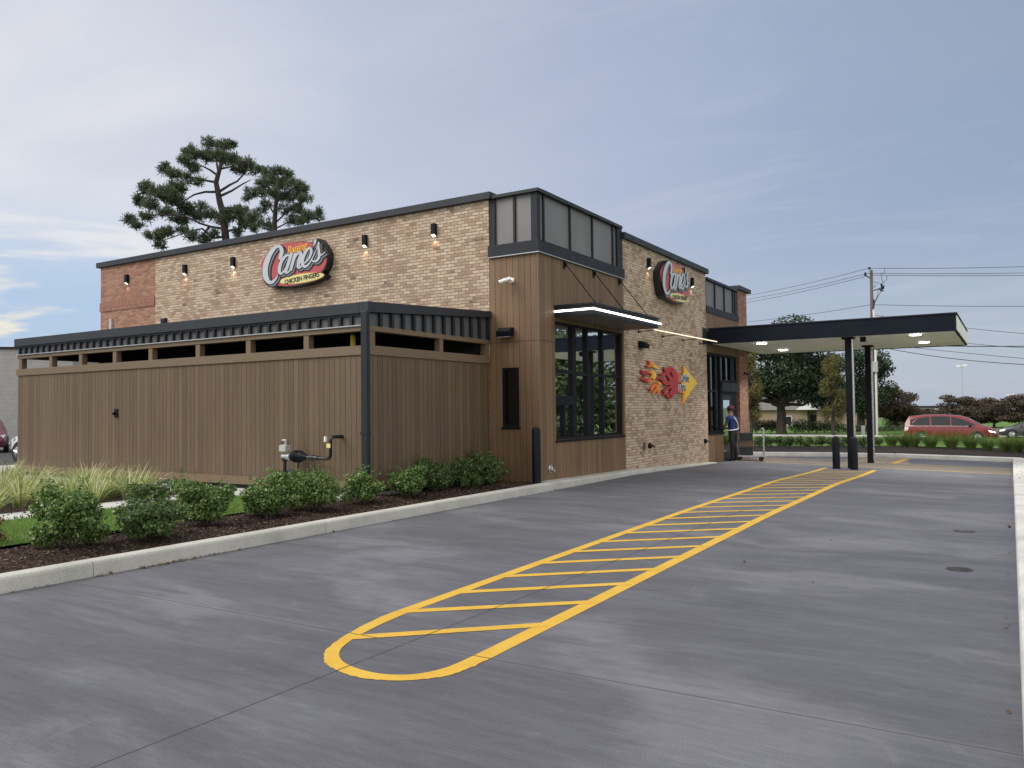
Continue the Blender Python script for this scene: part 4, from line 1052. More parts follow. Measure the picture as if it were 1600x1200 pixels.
# ------------------------------------------------------------------ the signs
def crom(pts, n=5):
    P = [np.array(p, float) for p in pts]; out = []
    for i in range(len(P) - 1):
        p0 = P[max(i - 1, 0)]; p1 = P[i]; p2 = P[i + 1]; p3 = P[min(i + 2, len(P) - 1)]
        for k in range(n):
            t = k / n
            out.append(0.5 * ((2 * p1) + (-p0 + p2) * t + (2 * p0 - 5 * p1 + 4 * p2 - p3) * t * t + (-p0 + 3 * p1 - 3 * p2 + p3) * t ** 3))
    out.append(P[-1]); return out


def stroke(mb, pts, fn, d0, d1, grow=0.0, off=(0, 0), n=5):
    """a brush stroke (x,y,width) in drawing units as a raised ribbon; fn(x,y,d) -> point"""
    Q = crom(pts, n); L = []
    for i, q in enumerate(Q):
        a = Q[max(i - 1, 0)][:2]; b = Q[min(i + 1, len(Q) - 1)][:2]; t = (b - a) / max(1e-6, np.linalg.norm(b - a)); nr = np.array([-t[1], t[0]])
        w = max(2.0, q[2] + grow) / 2; c = q[:2] + np.array(off); L.append((c + nr * w, c - nr * w))
    vs = []; fs = []
    for l, r in L: vs += [fn(l[0], l[1], d0), fn(r[0], r[1], d0), fn(l[0], l[1], d1), fn(r[0], r[1], d1)]
    for i in range(len(L) - 1):
        a, b = i * 4, i * 4 + 4
        fs += [(a + 2, a + 3, b + 3, b + 2), (a, b, b + 1, a + 1), (a, a + 2, b + 2, b), (a + 1, b + 1, b + 3, a + 3)]
    k = (len(L) - 1) * 4; fs += [(0, 1, 3, 2), (k, k + 2, k + 3, k + 1)]
    mb.add(vs, fs)
    for q in (Q[0], Q[-1]):
        w = max(2.0, q[2] + grow) / 2
        if w > 8:
            poly = [(q[0] + off[0] + w * math.cos(a), q[1] + off[1] + w * math.sin(a)) for a in np.linspace(0, 2 * math.pi, 14, endpoint=False)]
            mb.prism(poly, d0, d1 - 0.0006, fn)


CANES = {
 'C': [[(508, 585, 66), (535, 505, 84), (548, 425, 84), (520, 350, 74), (465, 330, 66), (395, 372, 80), (320, 470, 96), (255, 600, 112), (212, 740, 118), (202, 880, 118), (222, 990, 112), (272, 1070, 88), (335, 1085, 70), (395, 1040, 50), (442, 985, 30), (468, 925, 14)]],
 'a': [[(722, 552, 40), (688, 520, 54), (640, 528, 66), (580, 590, 74), (532, 670, 80), (502, 775, 84), (500, 865, 80), (530, 905, 58), (585, 860, 44), (635, 780, 30)],
       [(750, 486, 70), (708, 620, 76), (662, 760, 80), (628, 864, 74), (664, 882, 50), (712, 838, 40), (752, 778, 26)]],
 'n': [[(826, 498, 80), (790, 620, 78), (756, 740, 76), (738, 818, 70)],
       [(800, 630, 30), (862, 505, 50), (915, 458, 80), (944, 500, 84), (920, 605, 82), (895, 705, 84), (890, 770, 74), (930, 772, 52), (985, 706, 30)]],
 'e': [[(1010, 690, 40), (1072, 640, 42), (1140, 535, 56), (1166, 430, 62), (1140, 372, 62), (1080, 402, 68), (1020, 500, 78), (980, 620, 84), (985, 715, 78), (1040, 757, 66), (1110, 702, 46), (1180, 590, 30), (1240, 465, 20), (1290, 350, 18)]],
 's': [[(1250, 205, 56), (1240, 258, 50), (1212, 322, 14)],
       [(1318, 262, 42), (1312, 340, 52), (1322, 430, 62), (1332, 520, 68), (1312, 590, 62), (1262, 640, 56), (1210, 646, 46), (1182, 628, 22)],
       [(1330, 530, 42), (1395, 502, 32), (1452, 455, 12)]],
}
OVAL = [(100, 750), (110, 650), (170, 550), (300, 420), (450, 322), (620, 265), (800, 240), (950, 236), (1100, 250), (1230, 290), (1370, 375), (1440, 470), (1466, 570), (1452, 680), (1405, 790), (1330, 880), (1200, 980), (1000, 1080), (800, 1140), (600, 1160), (430, 1140), (280, 1070), (170, 960), (115, 850)]
BACK = [(92, 750), (104, 640), (190, 520), (300, 385), (400, 300), (540, 280), (620, 258), (800, 230), (1000, 228), (1190, 255), (1222, 170), (1300, 165), (1390, 280), (1470, 430), (1482, 560), (1466, 690), (1420, 810), (1370, 872), (1432, 925), (1390, 985), (1200, 1065), (900, 1150), (650, 1176), (420, 1160), (330, 1192), (225, 1160), (150, 1060), (120, 900)]
CANES = {k: [[(x_, y_, w_ * (0.94 if k == 'C' else 0.80)) for x_, y_, w_ in s_] for s_ in v] for k, v in CANES.items()}
SC0 = on_y(400 + 780 / 13.333, 360 + 690 / 13.333, -0.22)          # the middle of the sign face on the long wall
def sign_uv(x, y):
    p = on_y(400 + x / 13.3333, 360 + y / 13.3333, -0.22); return p[0] - SC0[0], p[2] - SC0[2]


def text_obj(name, s, mat, parent, loc, size, rotz, shear=0.0, tilt=0.0, stretch=1.0, bold=0.0, ext=0.002):
    cu = bpy.data.curves.new(name, 'FONT'); cu.body = s; cu.size = size; cu.align_x = 'CENTER'; cu.align_y = 'CENTER'; cu.shear = shear; cu.extrude = ext; cu.offset = bold
    to = bpy.data.objects.new(name + '_tmp', cu); COL.objects.link(to)
    dg = bpy.context.evaluated_depsgraph_get(); me = bpy.data.meshes.new_from_object(to.evaluated_get(dg)); bpy.data.objects.remove(to)
    me.name = name; me.materials.clear(); me.materials.append(MATS[mat])
    o = bpy.data.objects.new(name, me); COL.objects.link(o); o.parent = parent
    m = Matrix.Translation(loc) @ Matrix.Rotation(rotz, 4, 'Z') @ Matrix.Rotation(R(90), 4, 'X') @ Matrix.Rotation(tilt, 4, 'Z') @ Matrix.Diagonal((stretch, 1, 1, 1))
    me.transform(m); return o


def make_sign(loc, rz, label):
    S = empty('wall_sign', loc, label, 'sign', 'oval restaurant signs on the brick walls', rz)
    fn = lambda x, y, d: (sign_uv(x, y)[0], -d, sign_uv(x, y)[1])
    m = MB(); m.prism(BACK, 0.0, 0.20, fn); m.build('cabinet', 'sign_black', S)
    m = MB(); m.prism(OVAL, 0.2005, 0.209, fn); m.build('red_oval', 'sign_red', S)
    ell = lambda sx, sy: [(948 + 470 * sx * math.cos(a) + 0, 998 - 70 * sx * math.cos(a) + 92 * sy * math.sin(a)) for a in np.linspace(0, 2 * math.pi, 40, endpoint=False)]
    m = MB(); m.prism(ell(1.0, 1.10), 0.2095, 0.214, fn); bn = m.build('banner', 'sign_gold', S)
    m = MB(); m.prism(ell(0.965, 0.93), 0.2145, 0.2155, fn); m.build('banner_edge', 'sign_cream', bn)
    strokes = [s for k in ('C', 'a', 'n', 'e', 's') for s in CANES[k]]
    for nm, mt, g, off, d0, d1 in (('letter_shadow', 'sign_black', 62, (26, 34), 0.2096, 0.2185), ('letter_shade', 'sign_grey', 8, (26, 36), 0.219, 0.2235), ('letter_outline', 'sign_black', 26, (3, 5), 0.224, 0.230)):
        m = MB()
        for i, s in enumerate(strokes): stroke(m, s, fn, d0, d1 + 0.0003 * i, g, off, 4)
        m.build(nm, mt, S)
    m = MB()
    for i, s in enumerate(strokes): stroke(m, s, fn, 0.2345, 0.238 + 0.0004 * i, 0, (0, 0), 6)
    m.build('lettering', 'sign_white', S)
    u, z = sign_uv(840, 372); text_obj('small_lettering', 'Raising', 'sign_yellow', S, (u, -0.213, z), 0.26, 0, 0.35, R(5.5), 0.92, 0.004)
    u, z = sign_uv(950, 1002); text_obj('banner_lettering', 'CHICKEN FINGERS', 'sign_black', S, (u, -0.2195, z), 0.150, 0, 0.0, R(4.0), 0.92, 0.004)
    return S


S1 = make_sign((SC0[0], 0, SC0[2]), 0.0, 'oval red and white restaurant sign on the long wall above the plank enclosure')
S2 = copy_tree(S1, ((0.0, 7.22, 4.98)), R(90), 'oval red and white restaurant sign on the drive-through wall above the flame arrow')

# flame arrow: cut-out painted metal
def flame_mat(name, stops, u0, u1):
    m, nt, b = newmat(name); x, y, z = sep(nt, obj_co(nt))
    f = mth(nt, 'DIVIDE', mth(nt, 'SUBTRACT', y, u0), u1 - u0, clamp=True)
    f = mth(nt, 'ADD', f, mth(nt, 'MULTIPLY', mth(nt, 'SUBTRACT', noise(nt, obj_co(nt), 9, 3), 0.5), 0.12), clamp=True)
    nt.links.new(ramp(nt, f, stops), b.inputs['Base Color']); b.inputs['Roughness'].default_value = 0.42
FR, FO, FY = (0.43, 0.026, 0.036), (0.78, 0.20, 0.04), (0.88, 0.57, 0.04)
AC = on_x(990 + 800 / 13.333, 550 + 600 / 13.333, 0.07)
def fl_uv(x, y):
    p = on_x(990 + x / 13.3333, 550 + y / 13.3333, 0.07); return p[1] - AC[1], p[2] - AC[2]
uu = lambda x: fl_uv(x, 600)[0]
flame_mat('arrow_paint', [(0.0, FR), (0.46, FR), (0.57, FO), (0.67, FY), (1.0, FY)], uu(480), uu(1340))
flame_mat('tail_paint', [(0.0, FR), (0.35, FR), (0.62, FO), (0.85, FY), (1.0, FY)], uu(140), uu(500))
flame_mat('low_tail_paint', [(0.0, FR), (0.2, FO), (0.7, FO), (0.88, FY), (1.0, FY)], uu(330), uu(600))
FA = empty('flame_arrow_sign', (0, AC[1], AC[2]), 'red and yellow flaming arrow sign reading Drive Thru on the brick wall', 'sign')
ff = lambda x, y, d: (d, *fl_uv(x, y))
m = MB()
m.prism([(1032, 275), (1322, 640), (1024, 1085), (1056, 852), (1062, 440)], 0.02, 0.070, ff)
m.prism([(880, 430), (1061, 440), (1055, 851), (835, 852), (795, 740), (795, 600)], 0.02, 0.0702, ff)
for i, s in enumerate([[(885, 540, 120), (845, 420, 96), (785, 348, 84), (715, 388, 64), (668, 388, 36), (640, 310, 6)],
          [(810, 610, 90), (745, 505, 66), (690, 440, 72), (610, 480, 48), (530, 450, 6)], [(690, 440, 60), (760, 395, 60), (830, 400, 60)],
          [(830, 640, 110), (730, 652, 76), (665, 645, 72), (605, 565, 62), (545, 540, 42), (482, 568, 8)],
          [(865, 700, 150), (765, 738, 52), (700, 760, 46), (645, 808, 42), (612, 790, 8)],
          [(865, 770, 140), (805, 860, 92), (770, 935, 84), (705, 892, 62), (655, 868, 46), (615, 905, 8)], [(645, 800, 36), (655, 868, 46)]]):
    stroke(m, s, ff, 0.02, 0.0706 + 0.0005 * i, 0, (0, 0), 5)
m.build('arrow', 'arrow_paint', FA)
for nm, mt, ss in (('flame', 'tail_paint', [[(525, 335, 12), (455, 300, 56), (385, 275, 62), (305, 298, 52), (268, 285, 6)], [(420, 232, 8), (395, 270, 50)], [(375, 265, 50), (355, 205, 46), (300, 180, 8)]]),
                   ('flame', 'tail_paint', [[(472, 478, 10), (420, 440, 80), (345, 412, 62), (265, 418, 56), (200, 430, 44), (163, 375, 5)], [(465, 490, 14), (400, 565, 92), (325, 600, 84), (245, 572, 62), (190, 555, 50), (138, 580, 6)], [(430, 470, 60), (400, 520, 70), (395, 560, 60)], [(210, 440, 40), (250, 480, 20), (300, 485, 14)]]),
                   ('flame', 'low_tail_paint', [[(592, 690, 10), (552, 655, 46), (495, 650, 54), (445, 690, 54), (400, 745, 44), (305, 775, 6)], [(480, 665, 46), (505, 745, 50), (462, 815, 42), (405, 860, 8)], [(520, 690, 44), (530, 790, 42), (508, 872, 8)], [(420, 715, 40), (390, 780, 36), (345, 822, 8)]])):
    m = MB()
    for i, s in enumerate(ss): stroke(m, s, ff, 0.02, 0.068 + 0.0006 * i, 0, (0, 0), 5)
    m.build(nm, mt, FA)
m = MB(); m.prism([(978, 478), (1150, 470), (1150, 622), (978, 630)], 0.0705, 0.0722, ff); m.prism([(938, 668), (1078, 668), (1078, 802), (938, 806)], 0.0705, 0.0722, ff)
m.build('letter_backing', 'sign_white', FA)
for s, x, y, wd in (('Drive', 1064, 552, 0.88), ('Thru', 1010, 735, 0.82)):
    u, z = fl_uv(x, y); text_obj('lettering', s, 'sign_black', FA, (0.074, u, z), 0.34, R(90), 0.0, 0, wd, 0.004)

# ------------------------------------------------------------------ planting near the enclosure
def shrub(x, y, w, h, n, label, mat='shrub_leaf', seed=0, size=0.042, z=None):
    rg = np.random.default_rng(seed + 100); z = Z0 if z is None else z
    t = empty('shrub', (x, y, z), label, 'shrub', 'evergreen shrubs in the mulch bed')
    bl = [(0, 0, h * 0.46, w * 0.36, w * 0.36, h * 0.40)]
    for k in range(15):
        a = rg.uniform(0, 2 * math.pi); r = w * rg.uniform(0.18, 0.42); zz = h * rg.uniform(0.16, 0.84)
        s = rg.uniform(0.10, 0.21); bl.append((r * math.cos(a), r * math.sin(a), zz, w * s, w * s, h * s * 0.9))
    P, N = blob_pts(bl, n, rg, 0.36); keep = P[:, 2] > 0.02; P, N = P[keep], N[keep]
    V = leaves(P, N + np.array([0, 0, 0.55]), size, 0.52, 0.75, rg)
    # a few shoots standing clear of the outline
    k = rg.choice(len(bl), 46); d = unit(rg.normal(0, 1, (46, 3)) + np.array([0, 0, 0.7])); B_ = np.array(bl)
    tips = B_[k, :3] + d * B_[k, 3:] * 1.02; pts = []; nn = []
    for q, dd in zip(tips, d):
        for j in range(8): pts.append(q + dd * j * 0.019 + rg.normal(0, 0.010, 3)); nn.append(dd + rg.normal(0, 0.8, 3))
    V = np.concatenate([V, leaves(np.array(pts), unit(np.array(nn)), size, 0.5, 0.5, rg)])
    quads('foliage', V, mat, t)
    m = MB()
    for k in range(9):
        a = rg.uniform(0, 6.28); r = w * rg.uniform(0.15, 0.38)
        m.tube([(0.03 * math.cos(a), 0.03 * math.sin(a), -0.05), (r * 0.4 * math.cos(a), r * 0.4 * math.sin(a), h * 0.3), (r * math.cos(a), r * math.sin(a), h * rg.uniform(0.5, 0.85))], [0.011, 0.008, 0.004], 5)
    m.build('stem', 'stem_bark', t)
    return t


SH = [  # pixel centre, base row, width px, height px, label, dark
 (105, 860, 118, 98, 'broad dark green shrub nearest the camera at the left end of the kerbside row', 'shrub_leaf'),
 (225, 846, 112, 60, 'low spreading shrub second from the left along the kerb', 'dark_shrub_leaf'),
 (320, 822, 98, 68, 'rounded shrub third from the left along the kerb, in front of the pale walk', 'shrub_leaf'),
 (420, 810, 90, 70, 'upright shrub fourth from the left along the kerb, left of the gas meter', 'shrub_leaf'),
 (498, 798, 92, 64, 'light-topped shrub directly in front of the gas meter', 'shrub_leaf'),
 (573, 788, 62, 48, 'small shrub in front of the black downspout corner', 'shrub_leaf'),
 (640, 778, 72, 46, 'low shrub just right of the enclosure corner downspout', 'shrub_leaf'),
 (682, 770, 62, 50, 'taller shrub among those against the enclosure side wall, third from the tower', 'dark_shrub_leaf'),
 (729, 764, 56, 46, 'shrub against the enclosure side wall, second from the tower', 'dark_shrub_leaf'),
 (769, 757, 54, 48, 'shrub tucked into the corner where the enclosure meets the tower', 'dark_shrub_leaf')]
for i, (px, py, wpx, hpx, lab, mt) in enumerate(SH):
    p = on_z(px, py, Z0); dep = float(np.dot(p - EYE, CF)); sc = dep / F_PX
    w, h = wpx * sc * 1.08, hpx * sc * 1.10
    p = p + np.array([-0.12, 0.10, 0])
    shrub(p[0], p[1], w, h, int(5200 * min(1.3, (w * h) / 0.40)) + 900, lab, mt, i, 0.046)
p = on_z(232, 786, Z0); shrub(p[0] + 0.1, p[1], 0.78, 0.40, 3000, 'dark shrub behind the kerbside row beside the pale walk', 'dark_shrub_leaf', 31, 0.040)
shrub(-1.80, -9.35, 0.62, 0.46, 3200, 'coppery red shrub cut off by the left edge of the view', 'copper_leaf', 41, 0.032)['group'] = 'shrubs'

# variegated lily turf clumps
LIL = []
rg = np.random.default_rng(5)
for y in np.arange(-10.6, -4.8, 0.72):
    for x in np.arange(-4.75, -13.6, -0.78):
        xx, yy = x + rg.uniform(-0.14, 0.14), y + rg.uniform(-0.16, 0.16)
        if yy < -4.85 and not (xx < -4.6 and yy > -5.0 and xx > -5.2): LIL.append((xx, yy))
def lily_clump(seed, n=120):
    rg = np.random.default_rng(seed); a = rg.uniform(0, 2 * math.pi, n); d = np.stack([np.cos(a), np.sin(a), np.zeros(n)], 1)
    roots = d * rg.uniform(0, 0.09, (n, 1)); roots[:, 2] = -0.03
    return blades(roots, d, 0.60, 0.017, 1.15, 5, rg)
for k in range(4):
    t = empty('lily_turf', (LIL[k][0], LIL[k][1], Z0), 'clump of yellow-striped strappy grass in the bed west of the pale walk', 'lily turf', 'variegated lily turf clumps left of the walk')
    o = quads('blade', lily_clump(k), 'lily_blade', t); weld(o, 1e-5); o.name = 'leaf_tuft'
    if k == 0: protos = []
    protos.append(t)
for k in range(4, len(LIL)):
    c = copy_tree(protos[k % 4], (LIL[k][0], LIL[k][1], Z0), rg.uniform(0, 6.28)); s = rg.uniform(0.8, 1.15); c.scale = (s, s, s)

# short turf and mulch chips, countless
n = 26000; P = np.stack([rg.uniform(-3.64, -1.40, n), rg.uniform(-12.5, -4.6, n), np.full(n, Z0 + 0.01)], 1); a = rg.uniform(0, 6.28, n)
o = quads('grass', blades(P, np.stack([np.cos(a), np.sin(a), 0 * a], 1), 0.055, 0.005, 0.5, 2, rg), 'grass_blade'); struct(o, kind='stuff'); weld(o, 1e-5)
def chips(name, n, x0, x1, y0, y1, zf, size):
    P = np.stack([rg.uniform(x0, x1, n), rg.uniform(y0, y1, n), np.zeros(n)], 1); P[:, 2] = [zf(a, b) + 0.008 for a, b in P[:, :2]]
    V = leaves(P, np.tile([0, 0, 1.0], (n, 1)), size, 0.34, 0.42, rg); V[:, :, 2] = np.maximum(V[:, :, 2], P[:, None, 2] - 0.004)
    struct(quads(name, V, 'mulch_chip'), kind='stuff')
chips('mulch_chips', 17000, -1.42, 0.18, -12.5, 0.0, hum, 0.045)
chips('mulch_chips_west', 7000, -9.0, -4.45, -10.5, -4.6, hum, 0.05)
bpy.data.objects['mulch_chips_west'].name = 'mulch_chips'
# dry leaf litter caught along the kerbs
P = []
for k in range(70):
    y = rg.normal(-8.5, 0.5) if k < 45 else rg.uniform(-11, 0); P.append((0.40 + abs(rg.normal(0, 0.03)), y, 0.012))
for k in range(40): y = rg.uniform(-10, 19); P.append((7.86 - abs(rg.normal(0, 0.03)), y, gz(7.86, y) + 0.012))
for k in range(30): y = rg.uniform(6, 19); P.append((7.95 + rg.uniform(0, 0.28), y, gz(7.9, y) + 0.16))
for k in range(30): x = rg.uniform(2, 7.7); P.append((x, kerb_y(x) - 0.10 - abs(rg.normal(0, 0.05)), gz(x, 19.4) + 0.012))
for px, py in ((1163, 879), (1270, 912), (1298, 845)):
    q = on_z(px, py); P.append((q[0], q[1], 0.012))
P = np.array(P); struct(quads('dry_leaves', leaves(P, np.tile([0, 0, 1.0], (len(P), 1)), 0.05, 0.5, 0.35, rg), 'dry_leaf'), kind='stuff')

# manholes
for (px, py, r, lab) in ((1499, 890, 0.085, 'round dark iron cover in the near right of the lane'), (1507, 830, 0.085, 'faint round concrete-coloured cover farther up the right of the lane')):
    q = on_z(px, py); t = empty('manhole_cover', (q[0], q[1], gz(q[0], q[1])), lab, 'manhole cover', 'iron covers in the lane')
    m = MB(); m.lathe([(r + 0.03, 0.001), (r + 0.03, 0.006), (r + 0.005, 0.007), (r + 0.005, 0.003)], n=32); m.build('ring', 'iron', t)
    m = MB(); m.lathe([(r, 0.001), (r, 0.009), (0.002, 0.010)], n=32)
    for k in range(5):
        yy = -r * 0.7 + k * r * 0.35; xx = math.sqrt(r * r * 0.8 - yy * yy); m.box(-xx, xx, yy - 0.008, yy + 0.008, 0.0095, 0.013)
    m.build('lid', 'iron' if py > 850 else 'lot_concrete', t)

# ------------------------------------------------------------------ verge planting beyond the lot
def small_shrub(rg, w, h, n, t, mat, size):
    bl = [(0, 0, h * 0.5, w * 0.42, w * 0.42, h * 0.45)] + [(w * 0.3 * math.cos(a), w * 0.3 * math.sin(a), h * rg.uniform(0.35, 0.75), w * 0.2, w * 0.2, h * 0.24) for a in rg.uniform(0, 6.28, 6)]
    P, N = blob_pts(bl, n, rg, 0.4); return quads('foliage', leaves(P, N + np.array([0, 0, 0.5]), size, 0.55, 0.8, rg), mat, t)
VS = [(1187, 697), (1201, 698), (1219, 697), (1231, 698.5), (1247, 697.5), (1262, 699), (1281, 697), (1299, 699), (1316, 698), (1347, 698), (1370, 698.5)]
ords = ['leftmost', 'second from the left', 'third from the left', 'fourth from the left', 'fifth from the left', 'sixth from the left', 'seventh from the left', 'eighth from the left', 'ninth from the left', 'tenth from the left', 'rightmost']
vp = None
for i, ((px, py), od) in enumerate(zip(VS, ords)):
    p = on_f(px, py + 1.5, bz); lab = od + ' of the small round shrubs in the mulch beyond the far kerb'
    if i < 3:
        t = empty('verge_shrub', tuple(p), lab, 'shrub', 'small round shrubs beyond the far kerb')
        small_shrub(np.random.default_rng(60 + i), 0.58, 0.50, 900, t, 'dark_shrub_leaf', 0.07); vp = (vp or []) + [t]
    else: copy_tree(vp[i % 3], tuple(p), rg.uniform(0, 6.28), lab)
GR = [(1393, 697), (1414, 698), (1427, 699), (1454, 700), (1487, 701), (1517, 702), (1543, 704), (1570, 706), (1588, 707), (1609, 708), (1628, 709)]
ords2 = ['leftmost', 'second from the left', 'third from the left', 'fourth from the left', 'fifth from the left', 'sixth from the left', 'seventh from the left', 'eighth from the left', 'ninth from the left', 'tenth from the left', 'rightmost']
gp_ = []
for i, ((px, py), od) in enumerate(zip(GR, ords2)):
    p = on_f(px, py, bz); lab = od + ' of the feathery green grass tufts along the far kerb'
    if i < 3:
        t = empty('grass_tuft', tuple(p), lab, 'ornamental grass', 'feathery grass tufts along the far kerb')
        r3 = np.random.default_rng(80 + i); nb = 420; a = r3.uniform(0, 6.28, nb); d = np.stack([np.cos(a), np.sin(a), 0 * a], 1); ro = d * r3.uniform(0, 0.16, (nb, 1)); ro[:, 2] = -0.02
        o = quads('leaf_tuft', blades(ro, d, 0.85, 0.010, 0.95, 4, r3), 'tuft_blade', t); weld(o, 1e-5); gp_.append(t)
    else:
        c = copy_tree(gp_[i % 3], tuple(p), rg.uniform(0, 6.28), lab); s = rg.uniform(0.85, 1.15); c.scale = (s, s, s)
# low mixed grass over the verge lawn
n = 24000; P = np.stack([rg.uniform(-8, 16, n), rg.uniform(27, 40, n), np.zeros(n)], 1); P[:, 2] = [bz(a, b) + 0.01 for a, b in P[:, :2]]; a = rg.uniform(0, 6.28, n)
o = quads('verge_grass', blades(P, np.stack([np.cos(a), np.sin(a), 0 * a], 1), 0.10, 0.022, 0.7, 2, rg), 'grass_blade'); struct(o, kind='stuff'); weld(o, 1e-5)

# ------------------------------------------------------------------ trees
def limb(mb, p0, p1, r0, r1, rg, sag=0.0, k=4, wob=0.05):
    P0, P1 = np.array(p0, float), np.array(p1, float); L = np.linalg.norm(P1 - P0); pts = []; rr = []
    for i in range(k + 1):
        t = i / k; q = P0 + (P1 - P0) * t + rg.normal(0, wob * L, 3) * (0 < i < k) + np.array([0, 0, -sag * L * 4 * t * (1 - t)])
        pts.append(q); rr.append(r0 + (r1 - r0) * t)
    mb.tube(pts, rr, 7); return pts


def tree(name, loc, label, cat, H, trunk_h, trunk_r, blobs, n, leaf, mat, seed, group=None, shell=0.5, aspect=0.55, lean=(0, 0), jit=0.9):
    rg = np.random.default_rng(seed); t = empty(name, loc, label, cat, group)
    m = MB(); top = np.array([lean[0], lean[1], trunk_h])
    limb(m, (0, 0, -0.3), top, trunk_r * 1.25, trunk_r * 0.8, rg, 0, 5, 0.015)
    for b in blobs:
        limb(m, top * rg.uniform(0.75, 1.0), np.array(b[:3]), trunk_r * 0.45, trunk_r * 0.10, rg, 0.02, 4, 0.05)
    m.build('trunk', 'bark', t, smooth=True)
    P, N = blob_pts(blobs, n, rg, shell); quads('crown', leaves(P, N + np.array([0, 0, 0.4]), leaf, aspect, jit, rg), mat, t)
    return t


def lumpy(rg, cx, cy, cz, rx, ry, rz, k, s0=0.28, s1=0.45, core=0.6):
    bl = [(cx, cy, cz, rx * core, ry * core, rz * core)] if core else []
    for i in range(k):
        d = unit(rg.normal(0, 1, 3)); s = rg.uniform(s0, s1)
        bl.append((cx + d[0] * rx * (1 - s * 0.8), cy + d[1] * ry * (1 - s * 0.8), cz + d[2] * rz * (1 - s * 0.8), rx * s, ry * s, rz * s * 0.75))
    return bl


rg = np.random.default_rng(21)
# live oak
q = at(1222, 676, 78); zz = q[2]
bl = lumpy(rg, 0.6, 0, 7.0, 5.2, 5.0, 4.2, 20, 0.24, 0.42, 0.55) + [(-3.6, 0, 4.2, 1.9, 2.2, 1.5), (3.7, 0.5, 4.4, 1.9, 2.2, 1.4), (1.2, 0, 10.2, 2.2, 2.2, 1.2), (-4.4, 0, 5.6, 1.3, 1.8, 1.6), (3.9, 0, 3.0, 1.2, 1.4, 0.9), (-2.2, -1.5, 4.2, 2.0, 1.6, 1.3), (2.2, -1.5, 4.6, 2.0, 1.6, 1.3), (-4.2, 0.5, 3.4, 1.4, 1.6, 1.2), (-1.6, -2.2, 5.0, 2.4, 1.8, 1.8), (1.8, -2.4, 5.4, 2.4, 1.8, 1.8), (-3.2, -1, 2.9, 1.2, 1.4, 0.8), (3.4, -1, 3.3, 1.5, 1.4, 1.0), (2.2, -2, 3.6, 1.3, 1.2, 0.8)]
tree('live_oak', (q[0], q[1], zz), 'big dark spreading oak with a thick trunk in front of the brick house', 'tree', 11, 3.2, 0.44, bl, 32000, 0.30, 'oak_leaf', 1)
q = at(1346, 672, 90)
bl = lumpy(rg, 0, 0, 5.4, 3.9, 3.9, 4.6, 16, 0.26, 0.42, 0.6)
tree('evergreen_tree', tuple(q), 'dark evergreen tree seen between and behind the canopy posts', 'tree', 10, 2.6, 0.4, bl, 13000, 0.30, 'oak_leaf', 2)
q = at(1400, 676, 92)
bl = lumpy(rg, -0.2, 0, 3.0, 3.5, 3.3, 2.5, 16, 0.26, 0.42, 0.65)
tree('round_tree', tuple(q), 'wide dark tree right of the utility pole by the white building', 'tree', 6, 1.6, 0.3, bl, 13000, 0.26, 'myrtle_leaf', 3)
# bald cypresses turning yellow
def cyp(px, py, d, H, w, seed, lab):
    q = at(px, py, d); r2 = np.random.default_rng(seed); bl = []
    for k in range(22):
        f = k / 21; r = w * (0.5 - 0.36 * abs(f - 0.35) ** 1.2) * 0.62; a = r2.uniform(0, 6.28)
        bl.append((r * 0.75 * math.cos(a), r * 0.75 * math.sin(a), H * (0.22 + 0.72 * f), r * 0.75, r * 0.75, H * 0.075))
    return tree('bald_cypress', tuple(q), lab, 'tree', H, H * 0.85, 0.14, bl, 7500, 0.20, 'cypress_leaf', seed, 'bald cypresses beyond the road', 0.45, 0.35)
cyp(1303, 680, 72, 7.4, 3.0, 11, 'yellow-green cypress with slim bare trunk in front of the brick house')
cyp(1173, 680, 70, 7.2, 2.9, 12, 'yellowing cypress half hidden behind the restaurant corner')
# crape myrtles, reddish, along the far side of the road
for i, (px, w, h, lab) in enumerate([(1447, 46, 24, 'smallest reddish crape myrtle, beside the white building behind the red minivan'), (1492, 66, 48, 'reddish crape myrtle above the middle of the red minivan'),
                                     (1553, 64, 46, 'reddish crape myrtle between the minivan and the dark car'), (1603, 60, 50, 'reddish crape myrtle at the right edge of the view')]):
    d = 92; q = at(px, 676, d); s = d / F_PX; rgk = np.random.default_rng(200 + i)
    W_, H_ = w * s * 0.74, (h + 12) * s
    bl = lumpy(rgk, 0, 0, H_ * 0.60, W_, W_, H_ * 0.41, 15, 0.26, 0.40, 0.62)
    tree('crape_myrtle', tuple(q), lab, 'tree', H_, H_ * 0.4, 0.13, bl, 9000, 0.24, 'myrtle_leaf', 210 + i, 'reddish crape myrtles beyond the road')
# trees out of frame to the right, seen mirrored in the drive-through window
for i, (x, y, s) in enumerate([(13.0, 25, 0.85), (17, 31, 1.15), (22, 40, 1.3), (14.5, 36, 1.15), (29, 48, 1.4)]):
    rgk = np.random.default_rng(300 + i); bl = lumpy(rgk, 0, 0, 3.6 * s, 3.4 * s, 3.4 * s, 4.0 * s, 14, 0.28, 0.42, 0.55)
    tree('roadside_tree', (x, y, bz(x, y) - 0.1), ['small bushy tree nearest the lot past the right edge', 'bushy tree second from the lot past the right edge', 'taller bushy tree third along the road past the right edge', 'bushy tree closest to the road kerb past the right edge', 'farthest and tallest bushy tree past the right edge'][i], 'tree', 8 * s, 1.0 * s, 0.2, bl, 6500, 0.34, 'hedge_leaf', 310 + i)

